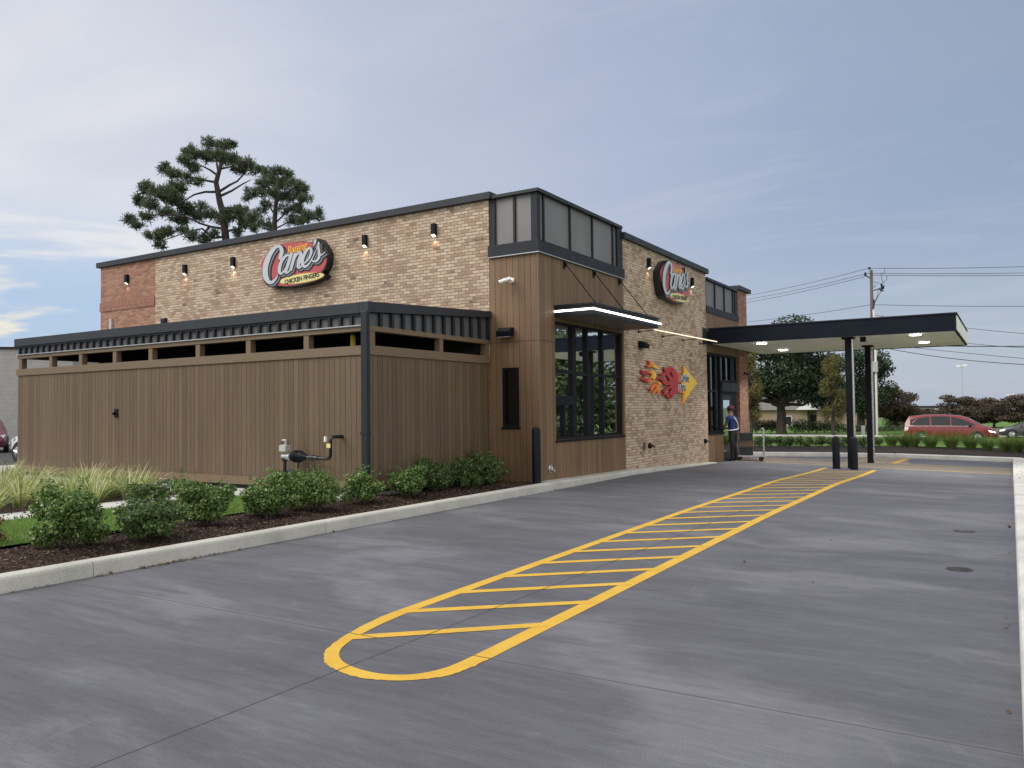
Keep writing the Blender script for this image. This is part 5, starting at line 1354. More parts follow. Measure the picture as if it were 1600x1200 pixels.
# loblolly pines behind the long wall, limbs laid out limb by limb
def pine(label, base_px, d, trunk, limbs, tufts, seed, r0, gsz):
    rg = np.random.default_rng(seed); p0 = at(*base_px, d); foot = np.array([p0[0], p0[1], gz(p0[0], p0[1]) - 0.05])
    t = empty('pine_tree', tuple(foot), label, 'tree', 'loblolly pines behind the building')
    def pt(px, py, off=0.0): return at(px, py, d + off) - foot
    m = MB(); T = [np.array([0, 0, -0.3])] + [pt(a, b) for a, b in trunk]; rr = [r0 * 1.3] + list(np.linspace(r0, r0 * 0.35, len(trunk))); m.tube(T, rr, 10)
    ends = []
    for L in limbs:
        sgn = rg.uniform(-1, 1); k = len(L); pts = [pt(a, b, sgn * 2.6 * i / (k - 1)) for i, (a, b) in enumerate(L)]
        m.tube(pts, list(np.linspace(r0 * 0.36, r0 * 0.09, k)), 6); ends.append((pts, sgn))
    V = []; tw = m
    for (px, py, rx, ry, cnt) in tufts:
        off = rg.uniform(-1.8, 1.8); c = pt(px, py, off); s = d / F_PX
        hub = c + np.array([rg.normal(0, 0.2), rg.normal(0, 0.2), -ry * s * 0.5])
        for k in range(max(5, int(cnt * 0.95))):
            g = unit(rg.normal(0, 1, 3)) * rg.uniform(0.2, 1.0) ** 0.6
            q = c + CR * g[0] * rx * s * 0.94 + CF * g[1] * rx * s * 0.85 + np.array([0, 0, 1]) * g[2] * ry * s * 0.92
            if k % 2 == 0: tw.tube([hub + rg.normal(0, 0.1, 3), q], [0.030, 0.012], 4, False)
            nn = 30; dd = unit(rg.normal(0, 1, (nn, 3)) + np.array([0, 0, 0.55])); ln = gsz * rg.uniform(0.65, 1.25, (nn, 1)); w = 0.017
            a = q[None] + rg.normal(0, 0.035, (nn, 3)); sd = unit(np.cross(dd, rg.normal(0, 1, (nn, 3)))) * w
            V.append(np.stack([a - sd * 0.5, a + sd * 0.5, a + dd * ln + sd, a + dd * ln - sd], 1))
    quads('crown', np.concatenate(V), 'pine_needle', t); m.build('trunk', 'bark', t, smooth=True)
    return t


Z = lambda x, y: (180 + x / 4.706, 200 + y / 4.706)
z = lambda *L: [Z(a, b) for a, b in L]
pine('tall wide pine with a bare forked trunk rising behind the left end of the building', (352, 378), 45,
     z((815, 830), (800, 700), (785, 600), (768, 540), (755, 470), (742, 400), (755, 350), (770, 300), (790, 200), (800, 130)),
     [z((755, 350), (700, 310), (640, 280), (560, 240)), z((745, 400), (660, 385), (560, 360), (470, 330), (400, 310)), z((750, 470), (660, 470), (580, 490), (500, 540), (380, 590)),
      z((770, 465), (840, 420), (900, 390), (960, 320), (1020, 300)), z((785, 495), (860, 460), (940, 410), (1000, 380)), z((800, 590), (860, 585), (930, 610)), z((790, 740), (700, 725), (620, 700), (540, 660), (430, 640), (300, 640), (180, 650)),
      z((815, 760), (900, 740), (980, 690)), z((800, 800), (720, 810), (640, 740), (540, 760), (430, 800), (320, 840)), z((770, 300), (830, 290), (900, 260)), z((760, 330), (740, 230), (700, 160)), z((690, 730), (640, 790), (570, 830))],
     [(*Z(680, 110), 9, 8, 16), (*Z(790, 130), 14, 7, 22), (*Z(850, 125), 7, 6, 10), (*Z(570, 190), 18, 11, 34), (*Z(510, 240), 11, 8, 16), (*Z(680, 210), 15, 10, 28), (*Z(780, 220), 15, 10, 26), (*Z(870, 240), 14, 11, 30), (*Z(960, 265), 12, 7, 18), (*Z(910, 305), 12, 7, 16), (*Z(1040, 310), 9, 7, 12),
      (*Z(370, 300), 9, 8, 16), (*Z(430, 340), 13, 7, 18), (*Z(520, 380), 12, 8, 12), (*Z(460, 440), 18, 11, 34), (*Z(350, 490), 22, 12, 40), (*Z(230, 450), 14, 11, 26), (*Z(160, 530), 11, 9, 16), (*Z(250, 560), 16, 9, 22), (*Z(420, 520), 20, 13, 40), (*Z(510, 590), 17, 12, 34), (*Z(370, 620), 16, 9, 18), (*Z(250, 650), 15, 8, 16), (*Z(110, 680), 9, 7, 12), (*Z(170, 720), 11, 6, 12),
      (*Z(470, 670), 16, 10, 26), (*Z(600, 640), 15, 9, 24), (*Z(700, 640), 12, 9, 22), (*Z(640, 575), 8, 6, 9), (*Z(850, 640), 14, 11, 28), (*Z(930, 620), 12, 10, 24), (*Z(800, 690), 12, 8, 20), (*Z(950, 700), 10, 10, 18), (*Z(620, 390), 9, 7, 8), (*Z(580, 300), 11, 8, 14),
      (*Z(320, 800), 12, 8, 20), (*Z(390, 770), 12, 7, 18), (*Z(330, 860), 8, 7, 10), (*Z(240, 795), 7, 5, 8), (*Z(500, 760), 10, 6, 10), (*Z(560, 790), 11, 8, 14), (*Z(650, 820), 12, 7, 16), (*Z(720, 770), 10, 7, 10), (*Z(900, 770), 9, 7, 10), (*Z(1000, 660), 9, 9, 14), (*Z(1010, 740), 7, 6, 8)], 5, 0.21, 0.27)
pine('shorter denser pine to the right of the tall wide pine behind the building', (430, 362), 51,
     z((1172, 780), (1172, 690), (1178, 600), (1185, 520), (1190, 440), (1195, 380), (1195, 320)),
     [z((1175, 640), (1130, 570), (1070, 510), (1000, 480)), z((1180, 560), (1250, 480), (1330, 440)), z((1175, 700), (1240, 640), (1290, 590), (1390, 560)), z((1190, 450), (1130, 410), (1100, 370)), z((1175, 740), (1220, 720), (1330, 660), (1450, 660)), z((1172, 760), (1090, 740), (1040, 690))],
     [(*Z(1190, 320), 15, 8, 26), (*Z(1120, 330), 11, 8, 18), (*Z(1255, 340), 11, 9, 18), (*Z(1160, 390), 16, 10, 26), (*Z(1240, 410), 17, 10, 30), (*Z(1080, 400), 12, 9, 16), (*Z(1320, 420), 13, 10, 22), (*Z(1380, 450), 10, 9, 16), (*Z(1000, 480), 10, 8, 14), (*Z(1080, 480), 13, 9, 16), (*Z(1150, 480), 12, 9, 18), (*Z(1300, 500), 17, 11, 30), (*Z(1400, 520), 11, 8, 18), (*Z(1230, 520), 12, 9, 16), (*Z(1110, 560), 12, 8, 12),
      (*Z(1350, 590), 16, 9, 24), (*Z(1250, 600), 12, 9, 14), (*Z(1420, 640), 13, 8, 18), (*Z(1500, 620), 7, 7, 10), (*Z(1490, 665), 9, 5, 10), (*Z(1300, 680), 15, 8, 18), (*Z(1380, 690), 12, 6, 14), (*Z(1060, 620), 11, 8, 12), (*Z(1020, 700), 12, 8, 16), (*Z(1110, 700), 11, 8, 12), (*Z(1130, 740), 9, 5, 8), (*Z(970, 520), 7, 5, 8)], 6, 0.17, 0.27)

# ------------------------------------------------------------------ buildings beyond
t = empty('block_building', (-34.8, 6.9, gz(0, 7) - 0.1), 'plain grey painted block building behind the left end of the enclosure', 'building')
m = MB(); m.box(-26, 3.4, 0, 14, -0.3, 5.05); m.build('wall', 'grey_block', t)
m = MB(); m.box(-26.06, 3.46, -0.06, 14.06, 5.05, 5.17); m.build('coping', 'charcoal', t); t.rotation_euler = (0, 0, R(38))
q = at(1285, 668, 108)
t = empty('brick_house', (q[0], q[1], q[2] - 0.6), 'low tan brick house with a pale roof behind the big oak', 'house')
m = MB().mat('house_brick'); m.box(-10.5, -1.9, 0, 9, 0, 3.0); m.box(-0.7, 4.6, 0, 9, 0, 3.0); m.box(-1.9, -0.7, 1.0, 9, 0, 3.0); m.build('wall', None, t)
m = MB(); m.add([(-11, -0.5, 3.0), (5.1, -0.5, 3.0), (5.1, 9.5, 3.0), (-11, 9.5, 3.0), (-8, 4.5, 4.9), (2.6, 4.5, 4.9)], [(0, 1, 5, 4), (2, 3, 4, 5), (1, 2, 5), (3, 0, 4), (3, 2, 1, 0)]); m.build('roof', 'roof_light', t)
m = MB(); m.prism([(-3.2, 3.0), (-0.5, 3.0), (-1.85, 4.1)], -0.9, 4.0, lambda a, b, d: (a, d, b)); m.build('gable', 'white_wall', t)
m = MB(); m.box(-1.75, -0.85, 0.94, 0.99, 0, 2.3); m.build('door', 'dark_void', t)
m = MB(); m.box(-5.2, -3.9, -0.04, 0.02, 0.9, 2.2); wf = m.build('window', 'white_wall', t); m = MB(); m.box(-5.1, -4.0, -0.055, -0.042, 1.0, 2.1); m.build('pane', 'car_glass', wf)
q = at(1436, 672, 150)
t = empty('white_warehouse', (q[0], q[1], q[2]), 'long white flat-roofed building behind the reddish trees', 'building')
m = MB(); m.box(-2.6, 22, 0, 20, -1, 4.1); m.build('wall', 'white_wall', t)
m = MB(); m.box(-2.7, 22.1, -0.1, 20.1, 4.1, 4.5); m.build('coping', 'coping_metal', t)
q = at(1560, 672, 128)
t = empty('tan_building', (q[0], q[1], q[2]), 'low tan walled building glimpsed under the reddish trees', 'building')
m = MB(); m.box(-5, 16, 0, 10, -1, 2.4); m.build('wall', 'tan_wall', t)
m = MB(); m.box(-5.3, 16.3, -0.4, 10.4, 2.4, 2.65); m.build('roof', 'roof_light', t)
def hedge(px0, px1, py, d, h, mat, label):
    a, b = at(px0, py, d), at(px1, py, d); L = np.linalg.norm(b - a); rgk = np.random.default_rng(int(px0)); dirn = (b - a) / L
    t = empty('hedge', tuple(a), label, 'hedge'); bl = []
    for k in range(max(4, int(L / 0.7))):
        f = (k + 0.5) / max(4, int(L / 0.7)); c = dirn * L * f; s = h * rgk.uniform(0.46, 0.60)
        bl.append((c[0], c[1], s * 0.9, 0.75, 0.75, s))
    P, N = blob_pts(bl, int(700 + 420 * L), rgk, 0.4); quads('foliage', leaves(P, N + np.array([0, 0, 0.6]), 0.17, 0.6, 0.8, rgk), mat, t)
    m = MB()
    for b_ in bl: m.tube([(b_[0], b_[1], -0.3), (b_[0], b_[1], b_[2])], [0.05, 0.02], 5)
    m.build('stem', 'stem_bark', t)
hedge(1176, 1222, 674, 80, 1.25, 'oak_leaf', 'dark clipped hedge at the foot of the big oak, behind the restaurant corner')
hedge(1236, 1318, 675, 82, 1.25, 'oak_leaf', 'dark clipped hedge in front of the brick house right of the oak trunk')
hedge(1320, 1428, 678, 84, 0.85, 'hedge_leaf', 'lighter green hedge behind the utility pole left of the red minivan')
hedge(1384, 1420, 672, 96, 2.2, 'oak_leaf', 'tall dark green bush under the wide dark tree')

# utility pole with hardware, wires
pd = 74; pb = at(1366, 682, pd); pbz = pb[2]
U_ = empty('utility_pole', tuple(pb), 'tall brown wooden utility pole with white conduit behind the canopy', 'utility pole')
PP = lambda px, py, o=0.0: at(px, py, pd + o) - pb
m = MB(); m.tube([PP(1365.5, 684), PP(1361.2, 422)], [0.17, 0.13], 12); m.build('pole', 'pole_wood', U_, smooth=True)
m = MB(); m.tube([PP(1370.5, 684, -0.3), PP(1367.5, 530, -0.3), PP(1365, 484, -0.3)], 0.10, 8); m.build('conduit', 'white_plastic', U_, smooth=True)
c0 = PP(1367, 573, -0.35); m = MB(); m.box(c0[0] - 0.25, c0[0] + 0.25, c0[1] - 0.2, c0[1] + 0.2, c0[2] - 0.48, c0[2] + 0.48); m.build('meter_box', 'grey_plastic', U_, bevel=0.02)
m = MB(); m.tube([PP(1359, 434), PP(1355, 432), PP(1352, 429)], 0.05, 6); m.lathe([(0.09, 0), (0.12, 0.1), (0.07, 0.2), (0.11, 0.3)], tuple(PP(1352, 431)), 'z', 10); m.lathe([(0.10, 0), (0.12, 0.1), (0.07, 0.22)], tuple(PP(1358.5, 421)), 'z', 10); m.build('insulator', 'charcoal', U_)
m = MB()
m.tube([PP(1365, 454), PP(1371, 452), PP(1376, 450)], 0.05, 6); m.tube([PP(1377, 443), PP(1378, 449), PP(1377, 455)], 0.09, 7); m.tube([PP(1381, 446), PP(1380, 452)], 0.07, 6); m.tube([PP(1374, 452), PP(1378, 455), PP(1381, 454)], 0.05, 6); m.build('cutout', 'charcoal', U_)
m = MB()
for L in ([(1372, 452), (1372, 459), (1370, 465), (1366, 474)], [(1377, 455), (1372, 463), (1367, 473), (1366, 478)], [(1382, 419), (1382, 426), (1376, 427), (1378, 436), (1379, 442)], [(1386, 431), (1385, 437), (1379, 443)], [(1365, 440), (1370, 442), (1374, 442)], [(1368, 444), (1366, 450)]): m.tube([PP(a, b) for a, b in L], 0.025, 5, False)
m.tube([PP(1365, 468), PP(1364.5, 482)], 0.10, 8); m.build('jumper_wire', 'wire', U_)
def wire(a, b, da, db, sag, label, r=0.022):
    A_, B_ = at(*a, da), at(*b, db); t = empty('power_line', tuple(A_), label, 'power line', 'overhead power lines'); m = MB()
    m.tube([(B_ - A_) * (k / 16) + np.array([0, 0, -sag * 4 * (k / 16) * (1 - k / 16)]) for k in range(17)], r, 5, False); m.build('cable', 'wire', t)
wire((1358, 419), (1100, 471), pd, 125, 0.4, 'topmost overhead wire running left from the utility pole')
wire((1352, 428), (1100, 476), pd, 125, 0.4, 'middle overhead wire running left from the utility pole')
wire((1352, 432), (1100, 481), pd, 125, 0.4, 'third overhead wire down running left from the utility pole')
wire((1361, 476), (1100, 508), pd, 125, 0.3, 'lone lower wire running left from the utility pole above the oak')
wire((1358, 419), (1720, 412), pd, 70, 0.15, 'topmost overhead wire running right from the utility pole')
wire((1352, 427), (1720, 424), pd, 70, 0.1, 'second overhead wire running right from the utility pole')
wire((1362, 430), (1720, 428), pd, 70, 0.1, 'third overhead wire running right from the utility pole')
wire((1365, 476), (1720, 478), pd, 70, 0.1, 'lone wire running right just above the canopy end')
wire((1365, 492), (1720, 529), pd, 64, 0.3, 'thin wire sloping down right past the upper corner of the canopy end')
wire((1365, 512), (1720, 545), pd, 64, 0.6, 'upper of two close wires right of the canopy end')
wire((1365, 537), (1720, 538), pd, 60, 0.2, 'thick level wire right of the canopy end', 0.04)
wire((1365, 540), (1720, 572), pd, 56, 0.5, 'lowest wire sloping down under the canopy end', 0.03)
wire((1365, 536), (1720, 570), pd, 62, 0.1, 'faint wire just above the lowest sloping wire under the canopy end')
def mast(px, ptop, pbot, d, lab):
    p = at(px, pbot, d); t = empty('light_mast', tuple(p), lab, 'light mast', 'tall white parking light masts'); h = (pbot - ptop) / F_PX * d
    m = MB(); m.tube([(0, 0, -1), (0, 0, h)], [0.07, 0.05], 8); m.build('pole', 'grey_plastic', t)
    m = MB(); m.box(-0.9, -0.2, -0.25, 0.25, h - 0.1, h + 0.18); m.box(0.2, 0.9, -0.25, 0.25, h - 0.02, h + 0.26); m.box(-0.2, 0.2, -0.06, 0.06, h + 0.02, h + 0.1); m.build('head', 'white_plastic', t)
mast(1505, 572, 650, 150, 'tall white light mast rising over the reddish trees')
mast(1580, 617, 650, 210, 'smaller far white light mast near the right edge')
mast(1472, 622, 650, 210, 'smaller far white light mast left of the tall mast')
for (px, py, h, w, lab) in ((1349, 680, 0.85, 0.28, 'pale square utility pedestal between the canopy posts'), (1336.5, 680, 0.65, 0.10, 'thin white marker post between the canopy posts')):
    q = at(px, py, 73); t = empty('pedestal', tuple(q), lab, 'utility box'); m = MB(); m.box(-w / 2, w / 2, -w / 2, w / 2, -0.3, h - 0.05); m.build('cabinet', 'grey_plastic' if w > 0.2 else 'white_plastic', t, bevel=0.01)
    m = MB(); m.box(-w / 2 - 0.015, w / 2 + 0.015, -w / 2 - 0.015, w / 2 + 0.015, h - 0.048, h); m.build('lid', 'white_plastic', t, bevel=0.01)

# ------------------------------------------------------------------ vehicles
def paintmat(name, c, rough=0.28):
    m, nt, b = newmat(name); b.inputs['Base Color'].default_value = (*c, 1); b.inputs['Roughness'].default_value = rough; b.inputs['Coat Weight'].default_value = 0.6; b.inputs['Coat Roughness'].default_value = 0.06; b.inputs['Metallic'].default_value = 0.0
paintmat('van_red', (0.20, 0.007, 0.016)); paintmat('car_dark', (0.035, 0.038, 0.045)); paintmat('car_maroon', (0.17, 0.025, 0.050)); paintmat('car_white', (0.72, 0.72, 0.73))
emit('tail_red', (0.6, 0.03, 0.02), 0.15)


def car(name, loc, rz, label, paint, st, wheel_x, W, wr, glass_x, cat='car', lamps=False):
    """st: stations along the length (front is +x): (x, sill z, belt z, roof z, half width at belt, half width at roof)"""
    t = empty(name, loc, label, cat, None, rz); rings = []
    for x, zs, zb, zr, wb, wt in st:
        h = zr - zb; thin = h < 0.12
        half = [(wb * 0.90, zs), (wb * 0.985, zs + 0.10), (wb, zs + (zb - zs) * 0.45), (wb * 0.985, zb - 0.05), (wb * 0.965, zb)]
        half += [(wt + (wb * 0.965 - wt) * 0.10, zr - 0.07 * (0.3 if thin else 1)), (wt * 0.93, zr - 0.02 * (0.3 if thin else 1)), (wt * 0.6, zr)]
        rings.append([(x, -a, b) for a, b in half] + [(x, a, b) for a, b in reversed(half)])
    m = MB(); k = len(rings[0]); vs = [p for r in rings for p in r]; fs = []
    for i in range(len(rings) - 1):
        for j in range(k): fs.append((i * k + j, i * k + (j + 1) % k, (i + 1) * k + (j + 1) % k, (i + 1) * k + j))
    fs += [tuple(range(k)), tuple(range((len(rings) - 1) * k, len(rings) * k))]; m.add(vs, fs)
    body = m.build('body', paint, t, smooth=True)
    def side(x, f, s, out=0.006):          # a point on the cabin side, f=0 belt .. 1 roof
        for a, b in zip(st, st[1:]):
            if a[0] <= x <= b[0]:
                r = (x - a[0]) / (b[0] - a[0]); g = [a[i] + (b[i] - a[i]) * r for i in range(6)]
                w0, w1 = g[4] * 0.965, g[5] + (g[4] * 0.965 - g[5]) * 0.10; z0, z1 = g[2], g[3] - 0.07
                return (x, s * (w0 + (w1 - w0) * f + out), z0 + (z1 - z0) * f)
        return (x, s * W / 2, 1.0)
    for s in (-1, 1):
        for a, b, fa, fb in glass_x:
            m = MB(); n = 6; L = [side(a + (b - a) * i / n, 0.07, s) for i in range(n + 1)]; H_ = [side(a + (b - a) * i / n, fa + (fb - fa) * i / n, s) for i in range(n + 1)]
            for i in range(n): m.face([L[i], L[i + 1], H_[i + 1], H_[i]])
            m.build('side_window', 'car_glass', t)
    # windscreen and rear window: the steepest roof spans
    idx = [i for i in range(len(st) - 1) if abs(st[i + 1][3] - st[i][3]) > 0.25]
    for i in idx:
        a, b = st[i], st[i + 1]; m = MB(); nz = 0.012
        lo, hi = (a, b) if a[3] < b[3] else (b, a); f = lambda q, r_, w: (q[0] + (nz if lo[0] > hi[0] else -nz), w, q[3] + nz)
        m.face([(lo[0], -lo[5] * 0.82, lo[3] + nz), (lo[0], lo[5] * 0.82, lo[3] + nz), (hi[0], hi[5] * 0.80, hi[3] - 0.015 + nz), (hi[0], -hi[5] * 0.80, hi[3] - 0.015 + nz)])
        m.build('windscreen' if lo[0] > hi[0] else 'rear_window', 'car_glass', t)
    for wx in wheel_x:
        for s in (-1, 1):
            y = s * (W / 2 - 0.10)
            m = MB(); m.lathe([(wr * 1.16, -0.05), (wr * 1.16, 0.1055)], (wx, y if s > 0 else y - 0.0555, wr), 'y', 28); m.build('wheel_arch', 'sign_black', t)
            m = MB(); m.lathe([(wr * 0.62, -0.10), (wr * 0.95, -0.10), (wr, -0.06), (wr, 0.06), (wr * 0.95, 0.10), (wr * 0.62, 0.10)], (wx, y + s * 0.03, wr), 'y', 28); wh = m.build('wheel', 'tyre', t, smooth=True)
            m = MB(); m.lathe([(wr * 0.64, 0.0), (wr * 0.64, 0.014), (wr * 0.56, 0.02)], (wx, y + s * 0.128 - (0.02 if s < 0 else 0), wr), 'y', 24)
            for q_ in range(5):
                an = q_ * 2 * math.pi / 5 + 0.3; ca, sa = math.cos(an), math.sin(an); yo = y + s * 0.150
                m.tube([(wx, yo, wr), (wx + ca * wr * 0.6, yo, wr + sa * wr * 0.6)], [wr * 0.16, wr * 0.11], 6)
            m.build('rim', 'alloy', wh)
    return t, side


# stations for a minivan, a saloon and a compact
VAN = [(-2.58, 0.45, 0.86, 0.92, 0.84, 0.70), (-2.50, 0.32, 1.02, 1.30, 0.95, 0.76), (-2.30, 0.26, 1.06, 1.66, 0.98, 0.76), (-1.6, 0.24, 1.06, 1.74, 0.99, 0.78), (-0.4, 0.24, 1.05, 1.755, 0.995, 0.79), (0.45, 0.24, 1.03, 1.70, 0.99, 0.77),
       (0.95, 0.24, 1.01, 1.56, 0.985, 0.73), (1.60, 0.24, 0.99, 1.14, 0.97, 0.74), (2.10, 0.25, 0.90, 0.99, 0.93, 0.72), (2.42, 0.28, 0.74, 0.82, 0.82, 0.62), (2.58, 0.36, 0.60, 0.66, 0.62, 0.50)]
q = at(1486, 690, 50.6); vz = gz(0, q[1]) + 0.0
V, sd = car('minivan', (q[0], q[1], vz), 0.0, 'dark red minivan driving right along the road beyond the grass', 'van_red', VAN, (-1.52, 1.48), 1.99, 0.345,
        [(-2.20, -1.10, 0.72, 0.94), (-1.00, 0.02, 0.94, 0.94), (0.10, 1.35, 0.94, 0.62)], 'minivan')
m = MB()
for s in (-1, 1): m.tube([(a, s * 0.998, 1.035) for a in (-2.3, -1.0, 0.2, 1.3)], 0.014, 6)
m.build('chrome_strip', 'alloy', V)
for s in (-1, 1):
    m = MB(); m.ball((1.10, s * 1.08, 1.10), (0.10, 0.10, 0.075)); m.build('mirror', 'sign_black', V, smooth=True)
    m = MB(); m.add([(2.05, s * 0.945, 0.80), (2.42, s * 0.835, 0.70), (2.46, s * 0.80, 0.62), (2.12, s * 0.945, 0.68)], [(0, 1, 2, 3)]); m.build('headlight', 'headlamp_glow', V)
    m = MB(); m.add([(-2.50, s * 0.962, 0.98), (-2.28, s * 0.992, 1.00), (-2.33, s * 0.995, 0.78), (-2.53, s * 0.945, 0.72)], [(0, 1, 2, 3)]); m.build('tail_light', 'tail_red', V)
SED = [(-2.35, 0.45, 0.80, 0.88, 0.74, 0.60), (-2.22, 0.28, 0.92, 1.02, 0.88, 0.66), (-1.60, 0.24, 0.95, 1.08, 0.91, 0.68), (-0.95, 0.22, 0.95, 1.40, 0.92, 0.64), (-0.2, 0.22, 0.94, 1.47, 0.92, 0.65), (0.40, 0.22, 0.93, 1.42, 0.92, 0.64), (1.30, 0.22, 0.90, 1.02, 0.91, 0.68), (1.90, 0.24, 0.80, 0.90, 0.86, 0.64), (2.22, 0.28, 0.66, 0.74, 0.74, 0.55), (2.36, 0.36, 0.54, 0.60, 0.58, 0.48)]
q = at(1560, 682, 64); a = R(180)
Dk, sd = car('dark_car', (q[0] + 2.35, q[1], gz(0, q[1])), a, 'dark grey car entering at the right edge, facing left', 'car_dark', SED, (-1.38, 1.42), 1.84, 0.335, [(-1.2, -0.05, 0.55, 0.93), (0.02, 0.98, 0.93, 0.60)])
for s in (-1, 1):
    m = MB(); m.add([(1.85, s * 0.875, 0.76), (2.22, s * 0.752, 0.68), (2.26, s * 0.72, 0.58), (1.95, s * 0.86, 0.62)], [(0, 1, 2, 3)]); m.build('headlight', 'headlamp_glow', Dk)
    m = MB(); m.ball((0.80, s * 1.0, 1.0), (0.09, 0.09, 0.065)); m.build('mirror', 'car_dark', Dk, smooth=True)
HAT = [(-2.05, 0.45, 0.84, 0.95, 0.76, 0.62), (-1.95, 0.28, 0.96, 1.10, 0.88, 0.68), (-1.70, 0.24, 0.99, 1.50, 0.91, 0.66), (-0.8, 0.22, 0.98, 1.58, 0.92, 0.68), (0.1, 0.22, 0.96, 1.58, 0.92, 0.68), (0.6, 0.22, 0.95, 1.48, 0.92, 0.66), (1.35, 0.24, 0.92, 1.06, 0.90, 0.68), (1.80, 0.26, 0.80, 0.92, 0.84, 0.62), (2.02, 0.32, 0.62, 0.70, 0.68, 0.52)]
q = at(31, 711, 27.6); hd = R(188); hv = np.array([math.cos(hd), math.sin(hd)]); lv = np.array([-hv[1], hv[0]]); q2 = q[:2] - hv * 1.28 - lv * 0.90
Wc, sd = car('white_car', (q2[0], q2[1], gz(0, q2[1]) - 0.02), hd, 'white compact car partly hidden behind the left end of the enclosure', 'car_white', HAT, (-1.25, 1.28), 1.84, 0.33, [(-1.6, -0.6, 0.7, 0.93), (-0.5, 0.95, 0.93, 0.6)])
for s in (-1, 1):
    m = MB(); m.ball((0.95, s * 1.02, 1.02), (0.09, 0.10, 0.07)); m.build('mirror', 'sign_black', Wc, smooth=True)
    m = MB(); m.add([(1.55, s * 0.885, 0.86), (1.88, s * 0.80, 0.76), (1.9, s * 0.79, 0.66), (1.62, s * 0.88, 0.74)], [(0, 1, 2, 3)]); m.build('headlight', 'sign_white', Wc)
q = at(-26, 716, 36)
Mr, sd = car('maroon_car', (q[0], q[1], gz(0, q[1]) - 0.02), R(-26), 'maroon car parked beside the grey block building at the left edge', 'car_maroon', SED, (-1.38, 1.42), 1.84, 0.335, [(-1.2, -0.05, 0.55, 0.93), (0.02, 0.98, 0.93, 0.60)])
m = MB(); m.box(2.30, 2.40, -0.55, 0.55, 0.36, 0.50); m.build('grille', 'sign_black', Mr)
for s in (-1, 1):
    m = MB(); m.add([(2.0, s * 0.83, 0.80), (2.26, s * 0.45, 0.74), (2.34, s * 0.44, 0.62), (2.2, s * 0.76, 0.66)], [(0, 1, 2, 3)]); m.build('headlight', 'sign_white', Mr)

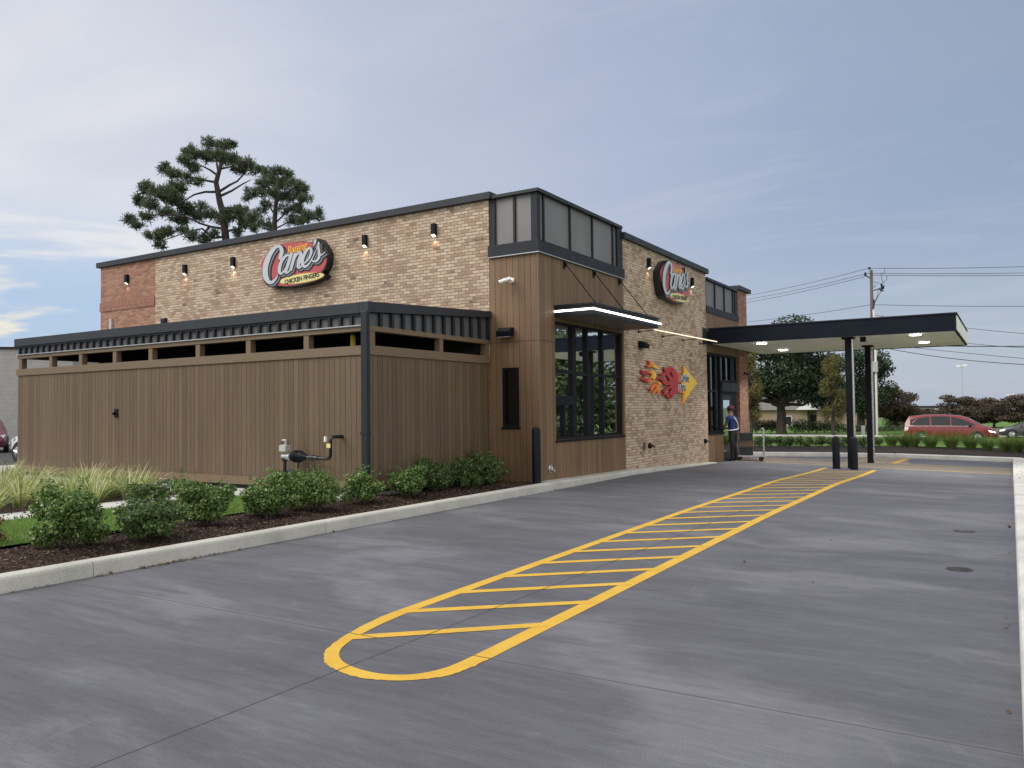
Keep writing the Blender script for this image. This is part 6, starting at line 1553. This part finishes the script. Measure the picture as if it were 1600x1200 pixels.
# ------------------------------------------------------------------ person at the entrance and the hand cart
def person(loc, rz, label):
    t = empty('person', loc, label, 'person', None, rz)
    me = bpy.data.meshes.new('body'); bm = bmesh.new(); sk = bm.verts.layers.skin.verify()
    def chain(pts, start=None):
        prev = start
        for x, y, z_, r in pts:
            v = bm.verts.new((x, y, z_)); v[sk].radius = (r, r * 0.88)
            if prev is not None: bm.edges.new((prev, v))
            prev = v
        return prev
    root = bm.verts.new((0, 0, 0.93)); root[sk].radius = (0.165, 0.125); root[sk].use_root = True
    chest = chain([(0, 0.01, 1.08, 0.15), (0, 0.03, 1.27, 0.175), (0, 0.04, 1.40, 0.14)], root)
    neck = chain([(0, 0.06, 1.49, 0.055), (0, 0.085, 1.57, 0.085), (0, 0.10, 1.66, 0.098), (0, 0.09, 1.73, 0.07)], chest)
    for s in (-1, 1):
        chain([(s * 0.10, 0.0, 0.84, 0.105), (s * 0.11, 0.03 * (1 if s > 0 else -2), 0.50, 0.078), (s * 0.11, -0.02, 0.30, 0.062), (s * 0.11, -0.04, 0.09, 0.045), (s * 0.12, 0.06, 0.04, 0.042), (s * 0.125, 0.15, 0.03, 0.03)], root)
        hand = chain([(s * 0.19, 0.04, 1.38, 0.075), (s * 0.235, 0.06, 1.24, 0.058), (s * 0.25, 0.14, 1.10, 0.046), (s * 0.20, 0.28, 1.05, 0.036), (s * 0.17, 0.36, 1.04, 0.030), (s * 0.165, 0.41, 1.035, 0.034)], chest)
        for k in range(4): chain([(s * (0.135 + 0.022 * k), 0.45 + 0.006 * (1.5 - abs(k - 1.5)), 1.03, 0.0095), (s * (0.135 + 0.022 * k), 0.485, 1.012, 0.0088), (s * (0.137 + 0.021 * k), 0.495, 0.985, 0.008)], hand)
        chain([(s * 0.125, 0.40, 1.02, 0.011), (s * 0.105, 0.43, 1.01, 0.010), (s * 0.10, 0.455, 1.0, 0.009)], hand)
    bm.to_mesh(me); bm.free()
    o = bpy.data.objects.new('body', me); COL.objects.link(o)
    o.modifiers.new('s', 'SKIN').use_smooth_shade = True; sb = o.modifiers.new('d', 'SUBSURF'); sb.levels = 1; sb.render_levels = 1
    dg = bpy.context.evaluated_depsgraph_get(); me2 = bpy.data.meshes.new_from_object(o.evaluated_get(dg)); me2.name = 'body'; bpy.data.objects.remove(o)
    me2.materials.clear()
    for k in ('skin', 'trouser_black', 'shirt_blue'): me2.materials.append(MATS[k])
    for f in me2.polygons:
        c = f.center; arm = abs(c.x) > 0.20 and c.z < 1.24 or c.y > 0.2
        f.material_index = 1 if c.z < 0.95 and not (arm and c.z > 0.9) else (0 if (c.z > 1.47 or (arm and c.z > 0.96)) else 2)
        f.use_smooth = True
    o = bpy.data.objects.new('body', me2); COL.objects.link(o); o.parent = t
    m = MB(); m.ball((0, 0.075, 1.70), (0.112, 0.122, 0.092), 16, 10); m.prism([(-0.08, 0.16), (0.08, 0.16), (0.06, 0.26), (-0.06, 0.26)], 1.69, 1.705, lambda a_, b_, d: (a_, b_, d)); m.build('cap', 'cap_red', t, smooth=True)
    m = MB(); m.ball((0, 0.205, 1.625), (0.016, 0.022, 0.022), 8, 6); m.build('nose', 'skin', t, smooth=True)
    m = MB()
    ring = [(0.185 * math.cos(a_), 0.01 + 0.155 * math.sin(a_), 1.02 + 0.03 * math.cos(a_)) for a_ in np.linspace(0, 2 * math.pi, 25)]
    m.tube(ring, 0.016, 6, False); m.tube([(0.16, -0.09, 1.05), (0.03, -0.155, 1.24), (-0.10, -0.12, 1.42)], 0.016, 6); m.build('reflective_strap', 'white_plastic', t)
    return t
person((0.30, 11.95, gz(0.30, 11.95)), R(70), 'person in a blue top, black trousers and dark red cap at the entrance door')
hc = empty('hand_cart', (0.62, 12.75, gz(0.62, 12.75)), 'metal platform cart with dark crates beside the person at the entrance', 'cart', None, R(12))
m = MB()
for y in (-0.28, 0.28):
    m.tube([(0.42, y, 0.16), (0.42, y, 1.02), (0.38, y, 1.06)], 0.018, 8)
m.tube([(0.38, -0.28, 1.06), (0.38, 0.28, 1.06)], 0.018, 8)
for z_ in (0.35, 0.6, 0.85): m.tube([(0.42, -0.28, z_), (0.42, 0.28, z_)], 0.012, 6)
for y in (-0.28, 0.28): m.tube([(-0.4, y, 0.16), (-0.4, y, 0.9)], 0.018, 8)
m.build('frame', 'steel', hc, smooth=True)
m = MB(); m.box(-0.45, 0.45, -0.32, 0.32, 0.14, 0.18); m.build('platform', 'galvanised', hc)
for x in (-0.34, 0.34):
    for y in (-0.26, 0.26):
        m = MB(); m.lathe([(0.03, -0.022), (0.07, -0.022), (0.07, 0.022), (0.03, 0.022)], (x, y, 0.07), 'y', 16); m.build('wheel', 'tyre', hc)
for (a_, b_, z_, h_, mt, lab) in ((-0.12, 0.0, 0.182, 0.26, 'sign_black', 'bottom black crate on the metal cart'), (-0.10, 0.02, 0.446, 0.22, 'soffit_brown', 'brown carton between the two black crates on the metal cart'), (-0.12, 0.0, 0.67, 0.24, 'sign_black', 'top black crate on the metal cart')):
    c = Vector((a_, b_, z_)); w = Matrix.Rotation(R(12), 3, 'Z') @ c + hc.location
    t = empty('crate', tuple(w), lab, 'crate', 'crates on the hand cart', R(12)); m = MB(); m.box(-0.20, 0.20, -0.17, 0.17, 0, h_); m.build('shell', mt, t, bevel=0.012)
    m = MB(); m.box(-0.211, 0.211, -0.181, 0.181, h_ - 0.04, h_ - 0.012); m.build('rim', mt, t)
